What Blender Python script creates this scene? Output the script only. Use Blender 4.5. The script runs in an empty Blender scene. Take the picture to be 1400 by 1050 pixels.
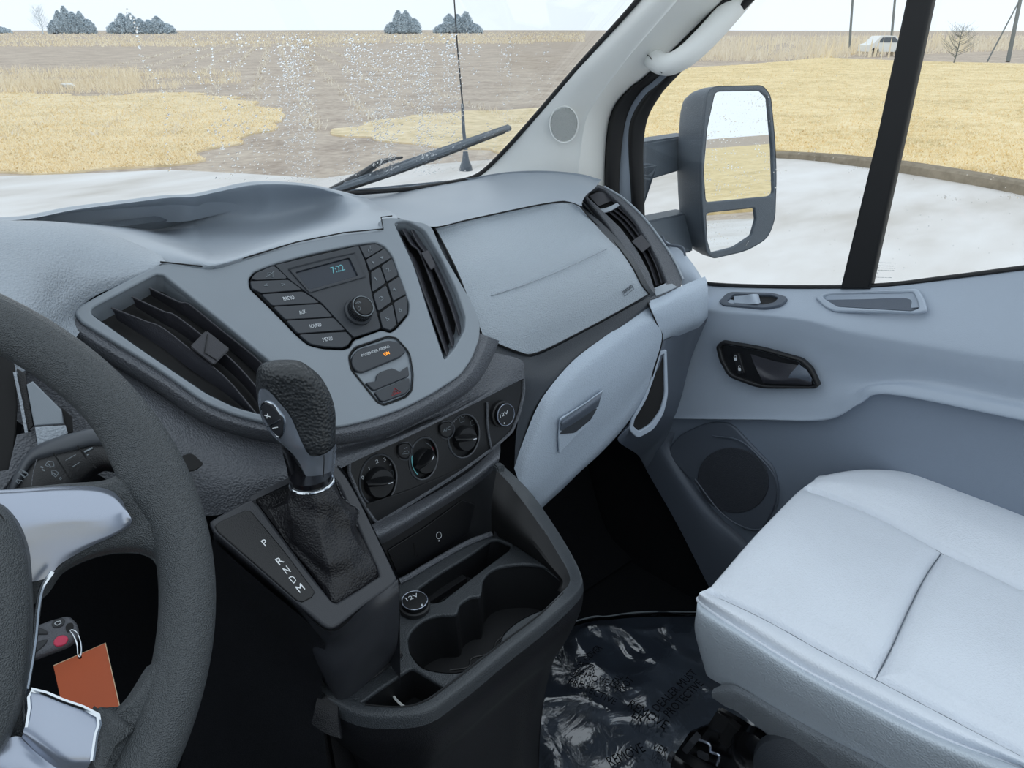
import bpy, bmesh, math, random
from math import sin, cos, pi, radians, sqrt, atan
from mathutils import Vector, Matrix, noise
from mathutils.geometry import tessellate_polygon
random.seed(7)
S = bpy.context.scene
COL = S.collection
# ------------------------------------------------------------------ camera, sky, exposure
F = 970.0; PITCH = atan(485/970); YAW = radians(45); CAM = Vector((-.35, 0, 1.21))
cd = bpy.data.cameras.new('camera'); cam = bpy.data.objects.new('camera', cd); COL.objects.link(cam)
cam.location = CAM; cam.rotation_euler = (pi/2-PITCH, 0, -YAW)
cd.sensor_width = 36; cd.lens = F*36/1400; cd.clip_start = .02; cd.clip_end = 3000
S.camera = cam
w = bpy.data.worlds.new('sky'); S.world = w; w.use_nodes = True
bg = w.node_tree.nodes['Background']
bg.inputs[0].default_value = (.82, .92, 1.0, 1); bg.inputs[1].default_value = 1.0
S.view_settings.view_transform = 'Standard'; S.view_settings.look = 'None'
S.view_settings.gamma = 1; S.view_settings.use_curve_mapping = False
S.view_settings.exposure = 0.25
S.cycles.max_bounces = 8; S.cycles.transparent_max_bounces = 16

# ------------------------------------------------------------------ geometry helpers
def ray(px, py):
    a = (px-700)/F; b = (525-py)/F
    h = cos(PITCH)+b*sin(PITCH); v = -sin(PITCH)+b*cos(PITCH)
    return Vector((h*sin(YAW)+a*cos(YAW), h*cos(YAW)-a*sin(YAW), v))
def P(px, py, X=None, Y=None, Z=None, t=None, pl=None, off=0.):
    """world point seen at (px,py) that lies on the given coordinate plane"""
    d = ray(px, py)
    if t is None:
        if X is not None: t = (X-CAM.x)/d.x
        elif Y is not None: t = (Y-CAM.y)/d.y
        elif Z is not None: t = (Z-CAM.z)/d.z
        else:
            o, n = pl; t = (o+n*off-CAM).dot(n)/d.dot(n)
    return CAM+d*t
def plane(o, n):
    n = Vector(n).normalized()
    return (Vector(o), n)
def cr(p0, p1, p2, p3, t):
    return .5*((2*p1)+(p2-p0)*t+(2*p0-5*p1+4*p2-p3)*t*t+(3*p1-p0-3*p2+p3)*t**3)
def crspline(pts, n, closed=False):
    pts = [Vector(p) for p in pts]; m = len(pts)
    out = []
    if closed:
        for i in range(m):
            for k in range(n):
                out.append(cr(pts[i-1], pts[i], pts[(i+1) % m], pts[(i+2) % m], k/n))
        return out
    if m == 2:
        return [pts[0].lerp(pts[1], k/n) for k in range(n+1)]
    for i in range(m-1):
        p0 = pts[i-1] if i else pts[0]*2-pts[1]
        p3 = pts[i+2] if i+2 < m else pts[-1]*2-pts[-2]
        for k in range(n):
            out.append(cr(p0, pts[i], pts[i+1], p3, k/n))
    out.append(pts[-1]); return out
def rnd(pts, r=.25, n=4, mx=None):
    """round the corners of a closed 2-D/3-D polygon; mx = longest setback"""
    pts = [Vector(p) for p in pts]; out = []
    for i, p in enumerate(pts):
        a = pts[i-1]-p; b = pts[(i+1) % len(pts)]-p
        ra = a.length*r; rb = b.length*r
        if mx: ra = min(ra, mx); rb = min(rb, mx)
        q = min(ra, rb)
        A = p+a.normalized()*q; B = p+b.normalized()*q
        for k in range(n+1):
            t = k/n; out.append(A*(1-t)**2+p*2*t*(1-t)+B*t*t)
    return out
def meshof(v, f, name='m'):
    m = bpy.data.meshes.new(name); m.from_pydata([tuple(x) for x in v], [], f); m.update(); return m
def patch(rows, nu=6, nv=6, thick=0, flip=False):
    """smooth surface through a grid of 3-D control points"""
    R_ = [crspline(r, nu) for r in rows]
    cols = [crspline([r[j] for r in R_], nv) for j in range(len(R_[0]))]
    nr = len(cols[0]); nc = len(cols)
    v = [cols[j][i] for i in range(nr) for j in range(nc)]
    f = [(i*nc+j, i*nc+j+1, (i+1)*nc+j+1, (i+1)*nc+j) for i in range(nr-1) for j in range(nc-1)]
    m = meshof(v, f)
    # face the camera
    s = sum((p.center-CAM).dot(p.normal)*p.area for p in m.polygons)
    if (s > 0) != flip:
        m.flip_normals()
    if thick:
        bm = bmesh.new(); bm.from_mesh(m); bm.normal_update()
        geom = bmesh.ops.solidify(bm, geom=bm.faces[:], thickness=thick)
        bmesh.ops.recalc_face_normals(bm, faces=bm.faces[:])
        bm.to_mesh(m); bm.free()
    return m
def strip(a, b, n=6, nv=1, thick=0):
    return patch([a, b], n, nv, thick)
def frame_of(n):
    n = n.normalized(); u = Vector((0, 0, 1)).cross(n)
    if u.length < .01: u = Vector((1, 0, 0))
    u.normalize(); v = n.cross(u); return u, v, n
def plate(loops, pl, depth=.004, bev=.001, px=True, off=0., res=2):
    """a flat sheet with real thickness: front face on the plane, outer loop first, holes after"""
    o, n = pl; o = o+n*off; u, v, n = frame_of(n)
    cu = bpy.data.curves.new('c', 'CURVE'); cu.dimensions = '2D'; cu.fill_mode = 'BOTH'
    b = min(bev, depth*.45)
    for L in loops:
        sp = cu.splines.new('POLY'); sp.points.add(len(L)-1)
        for i, q in enumerate(L):
            w3 = P(q[0], q[1], pl=(o, n)) if px else Vector(q)
            d = w3-o; sp.points[i].co = (d.dot(u), d.dot(v), 0, 1)
        sp.use_cyclic_u = True
    cu.extrude = depth/2-b; cu.bevel_depth = b; cu.offset = -b; cu.bevel_resolution = res
    m = curve_mesh(cu)
    M = Matrix((u, v, n)).transposed().to_4x4(); M.translation = o-n*(depth/2)
    m.transform(M); return m
def curve_mesh(cu):
    ob = bpy.data.objects.new('tmp', cu); COL.objects.link(ob)
    dg = bpy.context.evaluated_depsgraph_get(); dg.update()
    m = bpy.data.meshes.new_from_object(ob.evaluated_get(dg))
    bpy.data.objects.remove(ob); bpy.data.curves.remove(cu); return m
def text(s, a, b, pl, h=None, depth=.0003, off=.0003, bold=0, px=True, sh=0, up=None):
    """lettering: baseline runs from pixel a to pixel b on the plane"""
    o, n = pl
    A = P(a[0], a[1], pl=pl, off=off) if px else Vector(a); B = P(b[0], b[1], pl=pl, off=off) if px else Vector(b)
    cu = bpy.data.curves.new('t', 'FONT'); cu.body = s; cu.size = 1; cu.extrude = .001; cu.resolution_u = 2
    m = curve_mesh(cu)
    if not len(m.vertices): return m
    xs = [q.co.x for q in m.vertices]; x0, x1 = min(xs), max(xs)
    U = (B-A); k = U.length/(x1-x0); ux = U.normalized(); uy = n.cross(ux)
    hh = k if h is None else h/.7
    if up is not None: uy = (up-n*up.dot(n)).normalized()
    for q in m.vertices:
        q.co = A+ux*((q.co.x-x0)*k)+uy*(q.co.y*hh)+n*(depth if q.co.z > 0 else 0)
    return m
def tube(pts, r, n=10, closed=False, sub=0, flat=1., nrm=None, cap=True):
    if sub: 
        rr = r if isinstance(r, (list, tuple)) else None
        m0 = len(pts); pts = crspline(pts, sub, closed)
        if rr: r = [c.x for c in crspline([Vector((x, 0, 0)) for x in rr], sub, closed)]
    pts = [Vector(p) for p in pts]; m = len(pts); v = []; f = []
    up = None
    for i, p in enumerate(pts):
        if closed: tg = pts[(i+1) % m]-pts[i-1]
        else: tg = pts[min(i+1, m-1)]-pts[max(i-1, 0)]
        tg.normalize()
        if nrm is not None: up = nrm-tg*nrm.dot(tg)
        elif up is None:
            up = Vector((0, 0, 1)) if abs(tg.z) < .9 else Vector((1, 0, 0)); up = up-tg*up.dot(tg)
        else: up = up-tg*up.dot(tg)
        up.normalize(); sd = tg.cross(up)
        ri = r[i] if isinstance(r, (list, tuple)) else r
        for k in range(n):
            a = 2*pi*k/n; v.append(p+up*(cos(a)*ri*flat)+sd*(sin(a)*ri))
    for i in range(m if closed else m-1):
        j = (i+1) % m
        for k in range(n):
            l = (k+1) % n; f.append((i*n+k, i*n+l, j*n+l, j*n+k))
    if not closed and cap:
        f.append(tuple(range(n-1, -1, -1))); f.append(tuple((m-1)*n+k for k in range(n)))
    me = meshof(v, f)
    bm = bmesh.new(); bm.from_mesh(me); bmesh.ops.recalc_face_normals(bm, faces=bm.faces[:]); bm.to_mesh(me); bm.free()
    return me
def lathe(c, ax, prof, n=24, sx=1., sy=1.):
    """prof = [(radius, height)], turned about axis ax through c"""
    u, v_, a = frame_of(Vector(ax)); v = []; f = []; m = len(prof)
    for (r, h) in prof:
        for k in range(n):
            t = 2*pi*k/n; v.append(Vector(c)+u*(cos(t)*r*sx)+v_*(sin(t)*r*sy)+a*h)
    for i in range(m-1):
        for k in range(n):
            l = (k+1) % n; f.append((i*n+k, i*n+l, (i+1)*n+l, (i+1)*n+k))
    f.append(tuple(range(n-1, -1, -1))); f.append(tuple((m-1)*n+k for k in range(n)))
    me = meshof(v, f)
    bm = bmesh.new(); bm.from_mesh(me); bmesh.ops.recalc_face_normals(bm, faces=bm.faces[:]); bm.to_mesh(me); bm.free()
    return me
def box(c, x, y, z, bev=0):
    """box with half-axis vectors"""
    c = Vector(c); x = Vector(x); y = Vector(y); z = Vector(z)
    v = [c+x*i+y*j+z*k for k in (-1, 1) for j in (-1, 1) for i in (-1, 1)]
    f = [(0, 2, 3, 1), (4, 5, 7, 6), (0, 1, 5, 4), (2, 6, 7, 3), (0, 4, 6, 2), (1, 3, 7, 5)]
    m = meshof(v, f); bm = bmesh.new(); bm.from_mesh(m)
    if bev: bmesh.ops.bevel(bm, geom=bm.edges[:], offset=bev, segments=2, affect='EDGES')
    bmesh.ops.recalc_face_normals(bm, faces=bm.faces[:]); bm.to_mesh(m); bm.free(); return m
def prism(top, bot):
    n = len(top); v = list(top)+list(bot)
    f = [tuple(range(n)), tuple(range(2*n-1, n-1, -1))]+[(i, (i+1) % n, n+(i+1) % n, n+i) for i in range(n)]
    m = meshof(v, f); bm = bmesh.new(); bm.from_mesh(m); bmesh.ops.recalc_face_normals(bm, faces=bm.faces[:]); bm.to_mesh(m); bm.free(); return m
def join(ms):
    bm = bmesh.new()
    for m in ms: bm.from_mesh(m)
    r = bpy.data.meshes.new('j'); bm.to_mesh(r); bm.free(); return r
def bevm(m, w, seg=2, ang=30):
    bm = bmesh.new(); bm.from_mesh(m)
    es = [e for e in bm.edges if len(e.link_faces) == 2 and e.calc_face_angle(0) > radians(ang)]
    bmesh.ops.bevel(bm, geom=es, offset=w, segments=seg, affect='EDGES', clamp_overlap=True)
    bm.to_mesh(m); bm.free(); return m
def groove(m, lines, depth, width):
    L = [crspline(l, 12) for l in lines]
    for v in m.vertices:
        d = min(seg_d(v.co, l) for l in L)
        if d < width*3: v.co -= v.normal*depth*math.exp(-(d/width)**2)
    m.update(); return m
def seg_d(p, l):
    b = 9.
    for i in range(len(l)-1):
        a = l[i]; e = l[i+1]-a; t = max(0, min(1, (p-a).dot(e)/max(e.length_squared, 1e-12)))
        b = min(b, (p-(a+e*t)).length)
    return b

# ------------------------------------------------------------------ objects
ORG = {}
def smooth(m, ang=35):
    m.polygons.foreach_set('use_smooth', [True]*len(m.polygons)); m.update()
    try: m.set_sharp_from_angle(angle=radians(ang))
    except Exception: pass
def tag(o, label=None, cat=None, group=None, kind=None):
    if label: o['label'] = label
    if cat: o['category'] = cat
    if group: o['group'] = group
    if kind: o['kind'] = kind
    return o
def ob(name, m, mat, parent=None, label=None, cat=None, group=None, kind=None, ang=35, sm=True):
    if sm: smooth(m, ang)
    m.materials.clear(); m.materials.append(mat); m.name = name
    o = bpy.data.objects.new(name, m); COL.objects.link(o)
    if parent is None:
        co = [v.co for v in m.vertices]
        L = Vector(((min(c.x for c in co)+max(c.x for c in co))/2, (min(c.y for c in co)+max(c.y for c in co))/2, min(c.z for c in co)))
        m.transform(Matrix.Translation(-L)); o.location = L; ORG[o.name] = L
    else:
        L = ORG[parent.name]; m.transform(Matrix.Translation(-L)); o.parent = parent; ORG[o.name] = L
    return tag(o, label, cat, group, kind)
def thing(name, loc, label=None, cat=None, group=None, kind=None):
    o = bpy.data.objects.new(name, None); COL.objects.link(o); o.location = loc; o.empty_display_size = .05
    ORG[o.name] = Vector(loc); return tag(o, label, cat, group, kind)

# ------------------------------------------------------------------ materials
def c8(r, g, b):
    f = lambda x: (x/255/12.92 if x <= 10 else ((x/255+.055)/1.055)**2.4)
    return (f(r), f(g), f(b), 1)
def mat(name, c, rough=.55, metal=0., grain=0., gscale=900, spec=.5, emit=None, es=1., trans=0, coat=0., var=0., vscale=8, ior=1.5, detail=3):
    m = bpy.data.materials.new(name); m.use_nodes = True; nt = m.node_tree; b = nt.nodes['Principled BSDF']
    b.inputs['Base Color'].default_value = c; b.inputs['Roughness'].default_value = rough; b.inputs['Metallic'].default_value = metal
    b.inputs['Specular IOR Level'].default_value = spec; b.inputs['IOR'].default_value = ior
    b.inputs['Coat Weight'].default_value = coat
    if trans: b.inputs['Transmission Weight'].default_value = trans
    if emit: b.inputs['Emission Color'].default_value = emit; b.inputs['Emission Strength'].default_value = es
    tc = nt.nodes.new('ShaderNodeTexCoord')
    if grain:
        n = nt.nodes.new('ShaderNodeTexVoronoi'); n.inputs['Scale'].default_value = gscale; n.feature = 'SMOOTH_F1'; n.inputs['Smoothness'].default_value = .35
        nt.links.new(tc.outputs['Object'], n.inputs['Vector'])
        bp = nt.nodes.new('ShaderNodeBump'); bp.inputs['Strength'].default_value = grain; bp.inputs['Distance'].default_value = .0012
        nt.links.new(n.outputs['Distance'], bp.inputs['Height']); nt.links.new(bp.outputs['Normal'], b.inputs['Normal'])
    if var:
        n = nt.nodes.new('ShaderNodeTexNoise'); n.inputs['Scale'].default_value = vscale; n.inputs['Detail'].default_value = detail
        nt.links.new(tc.outputs['Object'], n.inputs['Vector'])
        r = nt.nodes.new('ShaderNodeMapRange'); r.inputs[1].default_value = .3; r.inputs[2].default_value = .7
        r.inputs[3].default_value = 1-var; r.inputs[4].default_value = 1+var
        nt.links.new(n.outputs['Fac'], r.inputs[0])
        mx = nt.nodes.new('ShaderNodeVectorMath'); mx.operation = 'SCALE'; mx.inputs[0].default_value = c[:3]
        nt.links.new(r.outputs[0], mx.inputs['Scale']); nt.links.new(mx.outputs[0], b.inputs['Base Color'])
        rr = nt.nodes.new('ShaderNodeMapRange'); rr.inputs[1].default_value = .3; rr.inputs[2].default_value = .7
        rr.inputs[3].default_value = rough-.06; rr.inputs[4].default_value = rough+.06
        nt.links.new(n.outputs['Fac'], rr.inputs[0]); nt.links.new(rr.outputs[0], b.inputs['Roughness'])
    return m
def glassmat(name, tint=(1, 1, 1, 1), refl=.04):
    m = bpy.data.materials.new(name); m.use_nodes = True; nt = m.node_tree; nt.nodes.clear()
    o = nt.nodes.new('ShaderNodeOutputMaterial'); t = nt.nodes.new('ShaderNodeBsdfTransparent'); g = nt.nodes.new('ShaderNodeBsdfGlossy')
    x = nt.nodes.new('ShaderNodeMixShader'); fr = nt.nodes.new("ShaderNodeFresnel"); ge = nt.nodes.new("ShaderNodeNewGeometry"); mr = nt.nodes.new("ShaderNodeMapRange"); mr.inputs[3].default_value = 1.35; mr.inputs[4].default_value = 1/1.35; nt.links.new(ge.outputs["Backfacing"], mr.inputs[0]); nt.links.new(mr.outputs[0], fr.inputs[0])
    t.inputs[0].default_value = tint; g.inputs['Roughness'].default_value = .02
    nt.links.new(fr.outputs[0], x.inputs[0]); nt.links.new(t.outputs[0], x.inputs[1]); nt.links.new(g.outputs[0], x.inputs[2])
    nt.links.new(x.outputs[0], o.inputs[0]); return m
M = {}
M['dash'] = mat('dash_plastic', c8(156, 164, 173), .4, grain=.7, gscale=480, var=.05, vscale=12)
M['dashdark'] = mat('dark_dash_plastic', c8(90, 93, 99), .42, grain=.9, gscale=480, var=.05, vscale=12)
M['bezel'] = mat('bezel_satin_plastic', c8(134, 142, 150), .36, grain=.08, gscale=1500, var=.03, vscale=9)
M['black'] = mat('black_satin_plastic', c8(24, 25, 28), .55, grain=.1, gscale=1200)
M['panel'] = mat('panel_black_plastic', c8(20, 21, 24), .38, grain=.25, gscale=1000)
M['radio'] = mat('radio_face_plastic', c8(50, 54, 60), .45, grain=.1, gscale=1500)
M['button'] = mat('radio_button_plastic', c8(54, 58, 64), .4)
M['slat'] = mat('vent_slat_plastic', c8(52, 52, 58), .4, grain=.2, gscale=800)
M['void'] = mat('painted_shade_plastic', c8(14, 14, 16), .7)  # near-black colour paints in the shade of recesses and behind parts
M['gap'] = mat('seam_gap', c8(16, 17, 19), .8)
M['trim'] = mat('light_grey_trim', c8(240, 241, 238), .5, grain=.1, gscale=900)
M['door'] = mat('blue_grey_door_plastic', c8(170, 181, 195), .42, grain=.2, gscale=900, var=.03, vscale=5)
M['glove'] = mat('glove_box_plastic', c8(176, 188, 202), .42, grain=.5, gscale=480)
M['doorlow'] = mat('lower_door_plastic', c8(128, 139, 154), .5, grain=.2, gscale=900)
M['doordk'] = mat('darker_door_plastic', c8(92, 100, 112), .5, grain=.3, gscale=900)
M['rubber'] = mat('black_rubber', c8(22, 22, 24), .55)
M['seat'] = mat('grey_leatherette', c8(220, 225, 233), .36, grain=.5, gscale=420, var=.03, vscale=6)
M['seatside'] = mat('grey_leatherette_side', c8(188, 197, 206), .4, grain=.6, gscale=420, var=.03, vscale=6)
M['mesh'] = mat('woven_grey_fabric', c8(120, 126, 132), .8, grain=1., gscale=500)
M['wheel'] = mat('wheel_grained_rubber', c8(70, 74, 77), .33, grain=.7, gscale=1400)
M['silver'] = mat('satin_silver_paint', c8(165, 172, 186), .25, metal=.75)
M['chrome'] = mat('polished_chrome', c8(215, 220, 225), .12, metal=1)
M['leather'] = mat('black_leather', c8(26, 26, 30), .42, grain=.5, gscale=500)
M['white'] = mat('white_print', c8(205, 210, 215), .6)
M['grey_print'] = mat('grey_print', c8(120, 128, 134), .6)
M['red_print'] = mat('red_print', c8(170, 60, 66), .6)
M['orange_led'] = mat('orange_indicator', c8(255, 150, 40), .6, emit=(1, .38, .04, 1), es=1.)
M['lcd'] = mat('display_glass', c8(34, 42, 54), .2)
M['lcd_on'] = mat('display_digits', c8(70, 120, 130), .5, emit=(.1, .3, .34, 1), es=.5)
M['seam'] = mat('seam_thread', c8(92, 100, 110), .6)
M['glass'] = glassmat('window_glass')
M['drop'] = mat('water_drop', (1, 1, 1, 1), .02, trans=1, ior=1.33)
M['mirror'] = mat('mirror_glass', (.93, .95, .96, 1), .01, metal=1)
M['housing'] = mat('mirror_housing_plastic', c8(92, 101, 110), .5, grain=.4, gscale=500)
M['pink'] = mat('pink_rubber_button', c8(200, 60, 90), .5)
M['fob'] = mat('fob_plastic', c8(86, 88, 94), .5, grain=.4, gscale=800)
M['fobdk'] = mat('fob_button_rubber', c8(44, 46, 50), .5)
M['orange'] = mat('orange_card', c8(176, 82, 44), .6, var=.05, vscale=20)
M['cream'] = mat('card_edge', c8(210, 190, 160), .6)
M['film'] = None
# ================================================================== OUTSIDE
GZ = -.65
def G(px, py, dz=0): return P(px, py, Z=GZ+dz)
def flat_poly(pts, z, under=.05):
    pts = [Vector((p[0], p[1], z)) for p in pts]
    tris = tessellate_polygon([pts]); n = len(pts)
    v = pts+[p-Vector((0, 0, under)) for p in pts]
    f = [tuple(t) for t in tris]+[tuple(n+i for i in reversed(t)) for t in tris]+[(i, (i+1) % n, n+(i+1) % n, n+i) for i in range(n)]
    m = meshof(v, f); bm = bmesh.new(); bm.from_mesh(m); bmesh.ops.recalc_face_normals(bm, faces=bm.faces[:]); bm.to_mesh(m); bm.free(); return m
def groundmat(name, cols, s1, s2, rough=.9, stretch=(1, 1, 1), spec=.1, fine=30, rot=0):
    m = bpy.data.materials.new(name); m.use_nodes = True; nt = m.node_tree; b = nt.nodes['Principled BSDF']
    b.inputs['Roughness'].default_value = rough; b.inputs['Specular IOR Level'].default_value = spec
    tc = nt.nodes.new('ShaderNodeTexCoord'); mp = nt.nodes.new('ShaderNodeMapping'); mp.inputs['Scale'].default_value = stretch
    mp.inputs['Rotation'].default_value = (0, 0, rot)
    nt.links.new(tc.outputs['Object'], mp.inputs['Vector'])
    n1 = nt.nodes.new('ShaderNodeTexNoise'); n1.inputs['Scale'].default_value = s1; n1.inputs['Detail'].default_value = 6; n1.inputs['Roughness'].default_value = .65
    n2 = nt.nodes.new('ShaderNodeTexNoise'); n2.inputs['Scale'].default_value = s2; n2.inputs['Detail'].default_value = 4
    nt.links.new(mp.outputs[0], n1.inputs['Vector']); nt.links.new(mp.outputs[0], n2.inputs['Vector'])
    mx = nt.nodes.new('ShaderNodeMix'); mx.inputs[0].default_value = .45
    nt.links.new(n1.outputs['Fac'], mx.inputs[2]); nt.links.new(n2.outputs['Fac'], mx.inputs[3])
    cr_ = nt.nodes.new('ShaderNodeValToRGB'); e = cr_.color_ramp.elements
    e[0].position = .36; e[0].color = cols[0]; e[1].position = .64; e[1].color = cols[-1]
    for i, c in enumerate(cols[1:-1]):
        q = e.new(.36+.28*(i+1)/(len(cols)-1)); q.color = c
    nt.links.new(mx.outputs[0], cr_.inputs[0]); nt.links.new(cr_.outputs[0], b.inputs['Base Color'])
    return m
M['field'] = groundmat('tilled_soil', [c8(164, 148, 134), c8(192, 176, 160), c8(212, 198, 180)], .8, 6)
M['lawn'] = groundmat('dormant_grass', [c8(206, 188, 146), c8(232, 212, 174), c8(246, 230, 196)], .7, 5, stretch=(1, 1, 1))
M['lawn2'] = groundmat('straw_grass', [c8(208, 186, 138), c8(234, 210, 160), c8(248, 228, 184)], .5, 4)
M['road'] = groundmat('wet_concrete', [c8(196, 188, 178), c8(222, 217, 212), c8(236, 234, 232)], .25, 1.2, rough=.55, spec=.3, stretch=(.5, 1.3, 1))
M['kerb'] = groundmat('kerb_concrete', [c8(128, 118, 102), c8(160, 148, 130)], 2, 12)
M['straw'] = mat('dry_stalks', c8(246, 232, 204), .9, spec=.1)
M['blade'] = mat('dry_grass_blades', c8(250, 232, 194), .9, spec=.1)
M['weed'] = mat('dry_weed_stems', c8(240, 228, 206), .9, spec=.1)
M['haze_tree'] = mat('haze_tinted_foliage', c8(200, 212, 219), .95, spec=.05)  # distance haze is painted into this pale leaf colour
M['haze_bark'] = mat('haze_tinted_bark', c8(206, 216, 222), .95, spec=.05)  # bark paled the same way, haze put into the colour
M['pole'] = mat('weathered_pole', c8(120, 124, 122), .9)

m = flat_poly([(-900, -400), (1200, -400), (1200, 1500), (-900, 1500)], GZ-.03, 1.0)
ob('field', m, M['field'], kind='structure', label=None, sm=False)
far = [(-900, 262), (-300, 248), (0, 240), (120, 236), (230, 231), (330, 236), (440, 243), (560, 226), (700, 215), (880, 214), (1000, 213), (1100, 217), (1230, 234), (1400, 265), (1560, 310)]
m = flat_poly([G(*p) for p in far]+[Vector((14, -9, 0)), Vector((4, -13, 0)), Vector((-60, -14, 0)), Vector((-60, 12, 0))], GZ-.01, .02)
ob('road', m, M['road'], kind='structure', sm=False)
def ragged(pts, amp=.35):
    pts = crspline([Vector((p.x, p.y, 0)) for p in pts], 8, True)
    return [p+Vector((noise.noise(p*.9)*amp*2, noise.noise(p*.9+Vector((9, 9, 0)))*amp*2, 0)) for p in pts]
lawnL = ragged([G(*p) for p in [(-500, 160), (0, 127), (120, 132), (240, 126), (330, 136), (385, 152), (365, 172), (330, 196), (240, 222), (100, 233), (0, 238), (-500, 252)]])
ob('lawn_left', flat_poly(lawnL, GZ+.0, .03), M['lawn'], kind='structure', sm=False)
lawnM = ragged([G(*p) for p in [(470, 176), (560, 158), (680, 150), (760, 150), (800, 190), (700, 206), (600, 200), (520, 190)]])
ob('lawn_middle', flat_poly(lawnM, GZ+.0, .03), M['lawn'], kind='structure', sm=False)
lawnR = ragged([G(*p) for p in [(800, 130), (900, 98), (1080, 84), (1250, 66), (1400, 60), (1700, 52)]]+[Vector((70, 30, 0)), Vector((60, -20, 0)), Vector((60, -90, 0)), Vector((-60, -90, 0)), Vector((-60, -14.5, 0)), Vector((4, -13.5, 0)), Vector((15, -9, 0))]+[G(*p) for p in [(1750, 350), (1560, 301), (1400, 259), (1230, 229), (1100, 212), (980, 206), (840, 205)]], .12)
ob('lawn_right', flat_poly(lawnR, GZ+.05, .08), M['lawn2'], kind='structure', sm=False)
# kerb: a square-shouldered concrete strip along the lawn
kp = crspline([G(*p) for p in [(930, 212), (1000, 212), (1100, 216), (1230, 233), (1400, 263), (1560, 306), (1750, 356)]], 10)
v = []; f = []
for i, p in enumerate(kp):
    tg = (kp[min(i+1, len(kp)-1)]-kp[max(i-1, 0)]).normalized(); s = Vector((tg.y, -tg.x, 0))
    if s.dot(p-CAM) < 0: s = -s
    hgt = .02+.11*min(1, max(0, (i-8)/22))
    for (a, z) in ((-.14, -.05), (-.13, hgt*.75), (-.09, hgt), (.10, hgt), (.16, hgt*.6), (.17, -.05)):
        v.append(Vector((p.x, p.y, GZ))+s*a+Vector((0, 0, z)))
for i in range(len(kp)-1):
    for k in range(5): f.append((i*6+k, i*6+k+1, (i+1)*6+k+1, (i+1)*6+k))
f += [(0, 1, 2, 3, 4, 5), tuple(len(v)-1-k for k in range(6))]
ob('kerb', meshof(v, f), M['kerb'], kind='structure')

def blades(regs, n, h0, h1, wd, seed, dens=None, zz=GZ, lean=.5):
    """n narrow triangles scattered over pixel boxes laid on the ground"""
    R_ = random.Random(seed); v = []; f = []
    while len(f) < n:
        r = R_.choice(regs)
        px = R_.uniform(r[0], r[2]); py = R_.uniform(r[1], r[3])
        p = P(px, py, Z=zz)
        if dens and not dens(p, px, py): continue
        h = R_.uniform(h0, h1); a = R_.uniform(0, 2*pi); l = R_.uniform(0, lean)*h
        ww = wd*R_.uniform(.6, 1.3)*max(1, (p-CAM).length/25)
        s = Vector((cos(a), sin(a), 0))*ww; t = p+Vector((cos(a*3)*l, sin(a*3)*l, h))
        k = len(v); v += [p-s, p+s, t]; f.append((k, k+1, k+2))
    return meshof(v, f)
def nz(s, th): return lambda p, px, py: noise.noise(Vector((p.x*s, p.y*s, 0))) > th
m = blades([(0, 44, 480, 64), (480, 44, 800, 60)], 9000, .2, .5, .02, 3, nz(.05, -.2), lean=.7)
ob('corn_stubble', m, M['straw'], kind='stuff', label='pale cut corn stubble across the far field', cat='stubble', sm=False)
m = blades([(0, 96, 190, 128), (0, 100, 330, 122)], 5000, .12, .38, .013, 4, nz(.3, -.1), lean=.8)
ob('dry_weeds', m, M['straw'], kind='stuff', label='tangled straw weeds between the lawn and the tilled field at left', cat='weeds', sm=False)
def inside(poly):
    pl_ = [(q.x, q.y) for q in poly]
    def fn(p, px, py):
        c = False; j = len(pl_)-1
        for i in range(len(pl_)):
            if (pl_[i][1] > p.y) != (pl_[j][1] > p.y) and p.x < (pl_[j][0]-pl_[i][0])*(p.y-pl_[i][1])/(pl_[j][1]-pl_[i][1])+pl_[i][0]: c = not c
            j = i
        return c
    return fn
m = blades([(-20, 124, 395, 240)], 22000, .02, .055, .012, 5, inside(lawnL), lean=1.6)
ob('lawn_grass', m, M['blade'], kind='stuff', label='short yellowed grass on the lawn strip seen through the windshield', cat='grass', sm=False)
m = blades([(840, 80, 1420, 270)], 26000, .02, .06, .012, 6, inside(lawnR), zz=GZ+.05, lean=1.6)
ob('lawn_grass', m, M['blade'], kind='stuff', label='short straw coloured grass on the lawn seen through the side window', cat='grass', sm=False)
m = blades([(880, 50, 1400, 84)], 9000, .3, .9, .016, 8, lambda p, px, py: noise.noise(Vector((px*.02, py*.05, 0))) > -.25 and py > 52-(px-900)*.012 and py < 92-(px-880)*.045, lean=.6)
ob('tall_dry_weeds', m, M['weed'], kind='stuff', label='tall pale dry weeds standing along the far edge of the right lawn', cat='weeds', sm=False)
m = blades([(1010, 62, 1240, 80), (1255, 55, 1320, 72)], 260, 1.0, 1.9, .03, 9, None, lean=.25)
ob('weed_plumes', m, M['straw'], kind='stuff', label='scattered tall plumed stalks rising above the weeds on the right', cat='weeds', sm=False)
rd = ray(372, 40.5); rd.z = 0; rd.normalize(); sd_ = Vector((rd.y, -rd.x, 0)); R_ = random.Random(12); v = []; f = []
while len(f) < 7000:
    k_ = R_.choice([-9, -7, -5.2, -3.6, -2.2, -.8, .6, 2, 3.4, 5]); dst = 16+130*R_.random()**1.6
    p = CAM+rd*dst+sd_*(k_+R_.gauss(0, .12)); p.z = GZ-.03; h = R_.uniform(.04, .16); a = R_.uniform(0, 6.3); s = Vector((cos(a), sin(a), 0))*.02*max(1, dst/30)
    t = p+Vector((R_.uniform(-.1, .1), R_.uniform(-.1, .1), h)); n_ = len(v); v += [p-s, p+s, t]; f.append((n_, n_+1, n_+2))
M['stub'] = mat('pale_stubble_rows', c8(236, 226, 208), .9, spec=.1)
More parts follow.
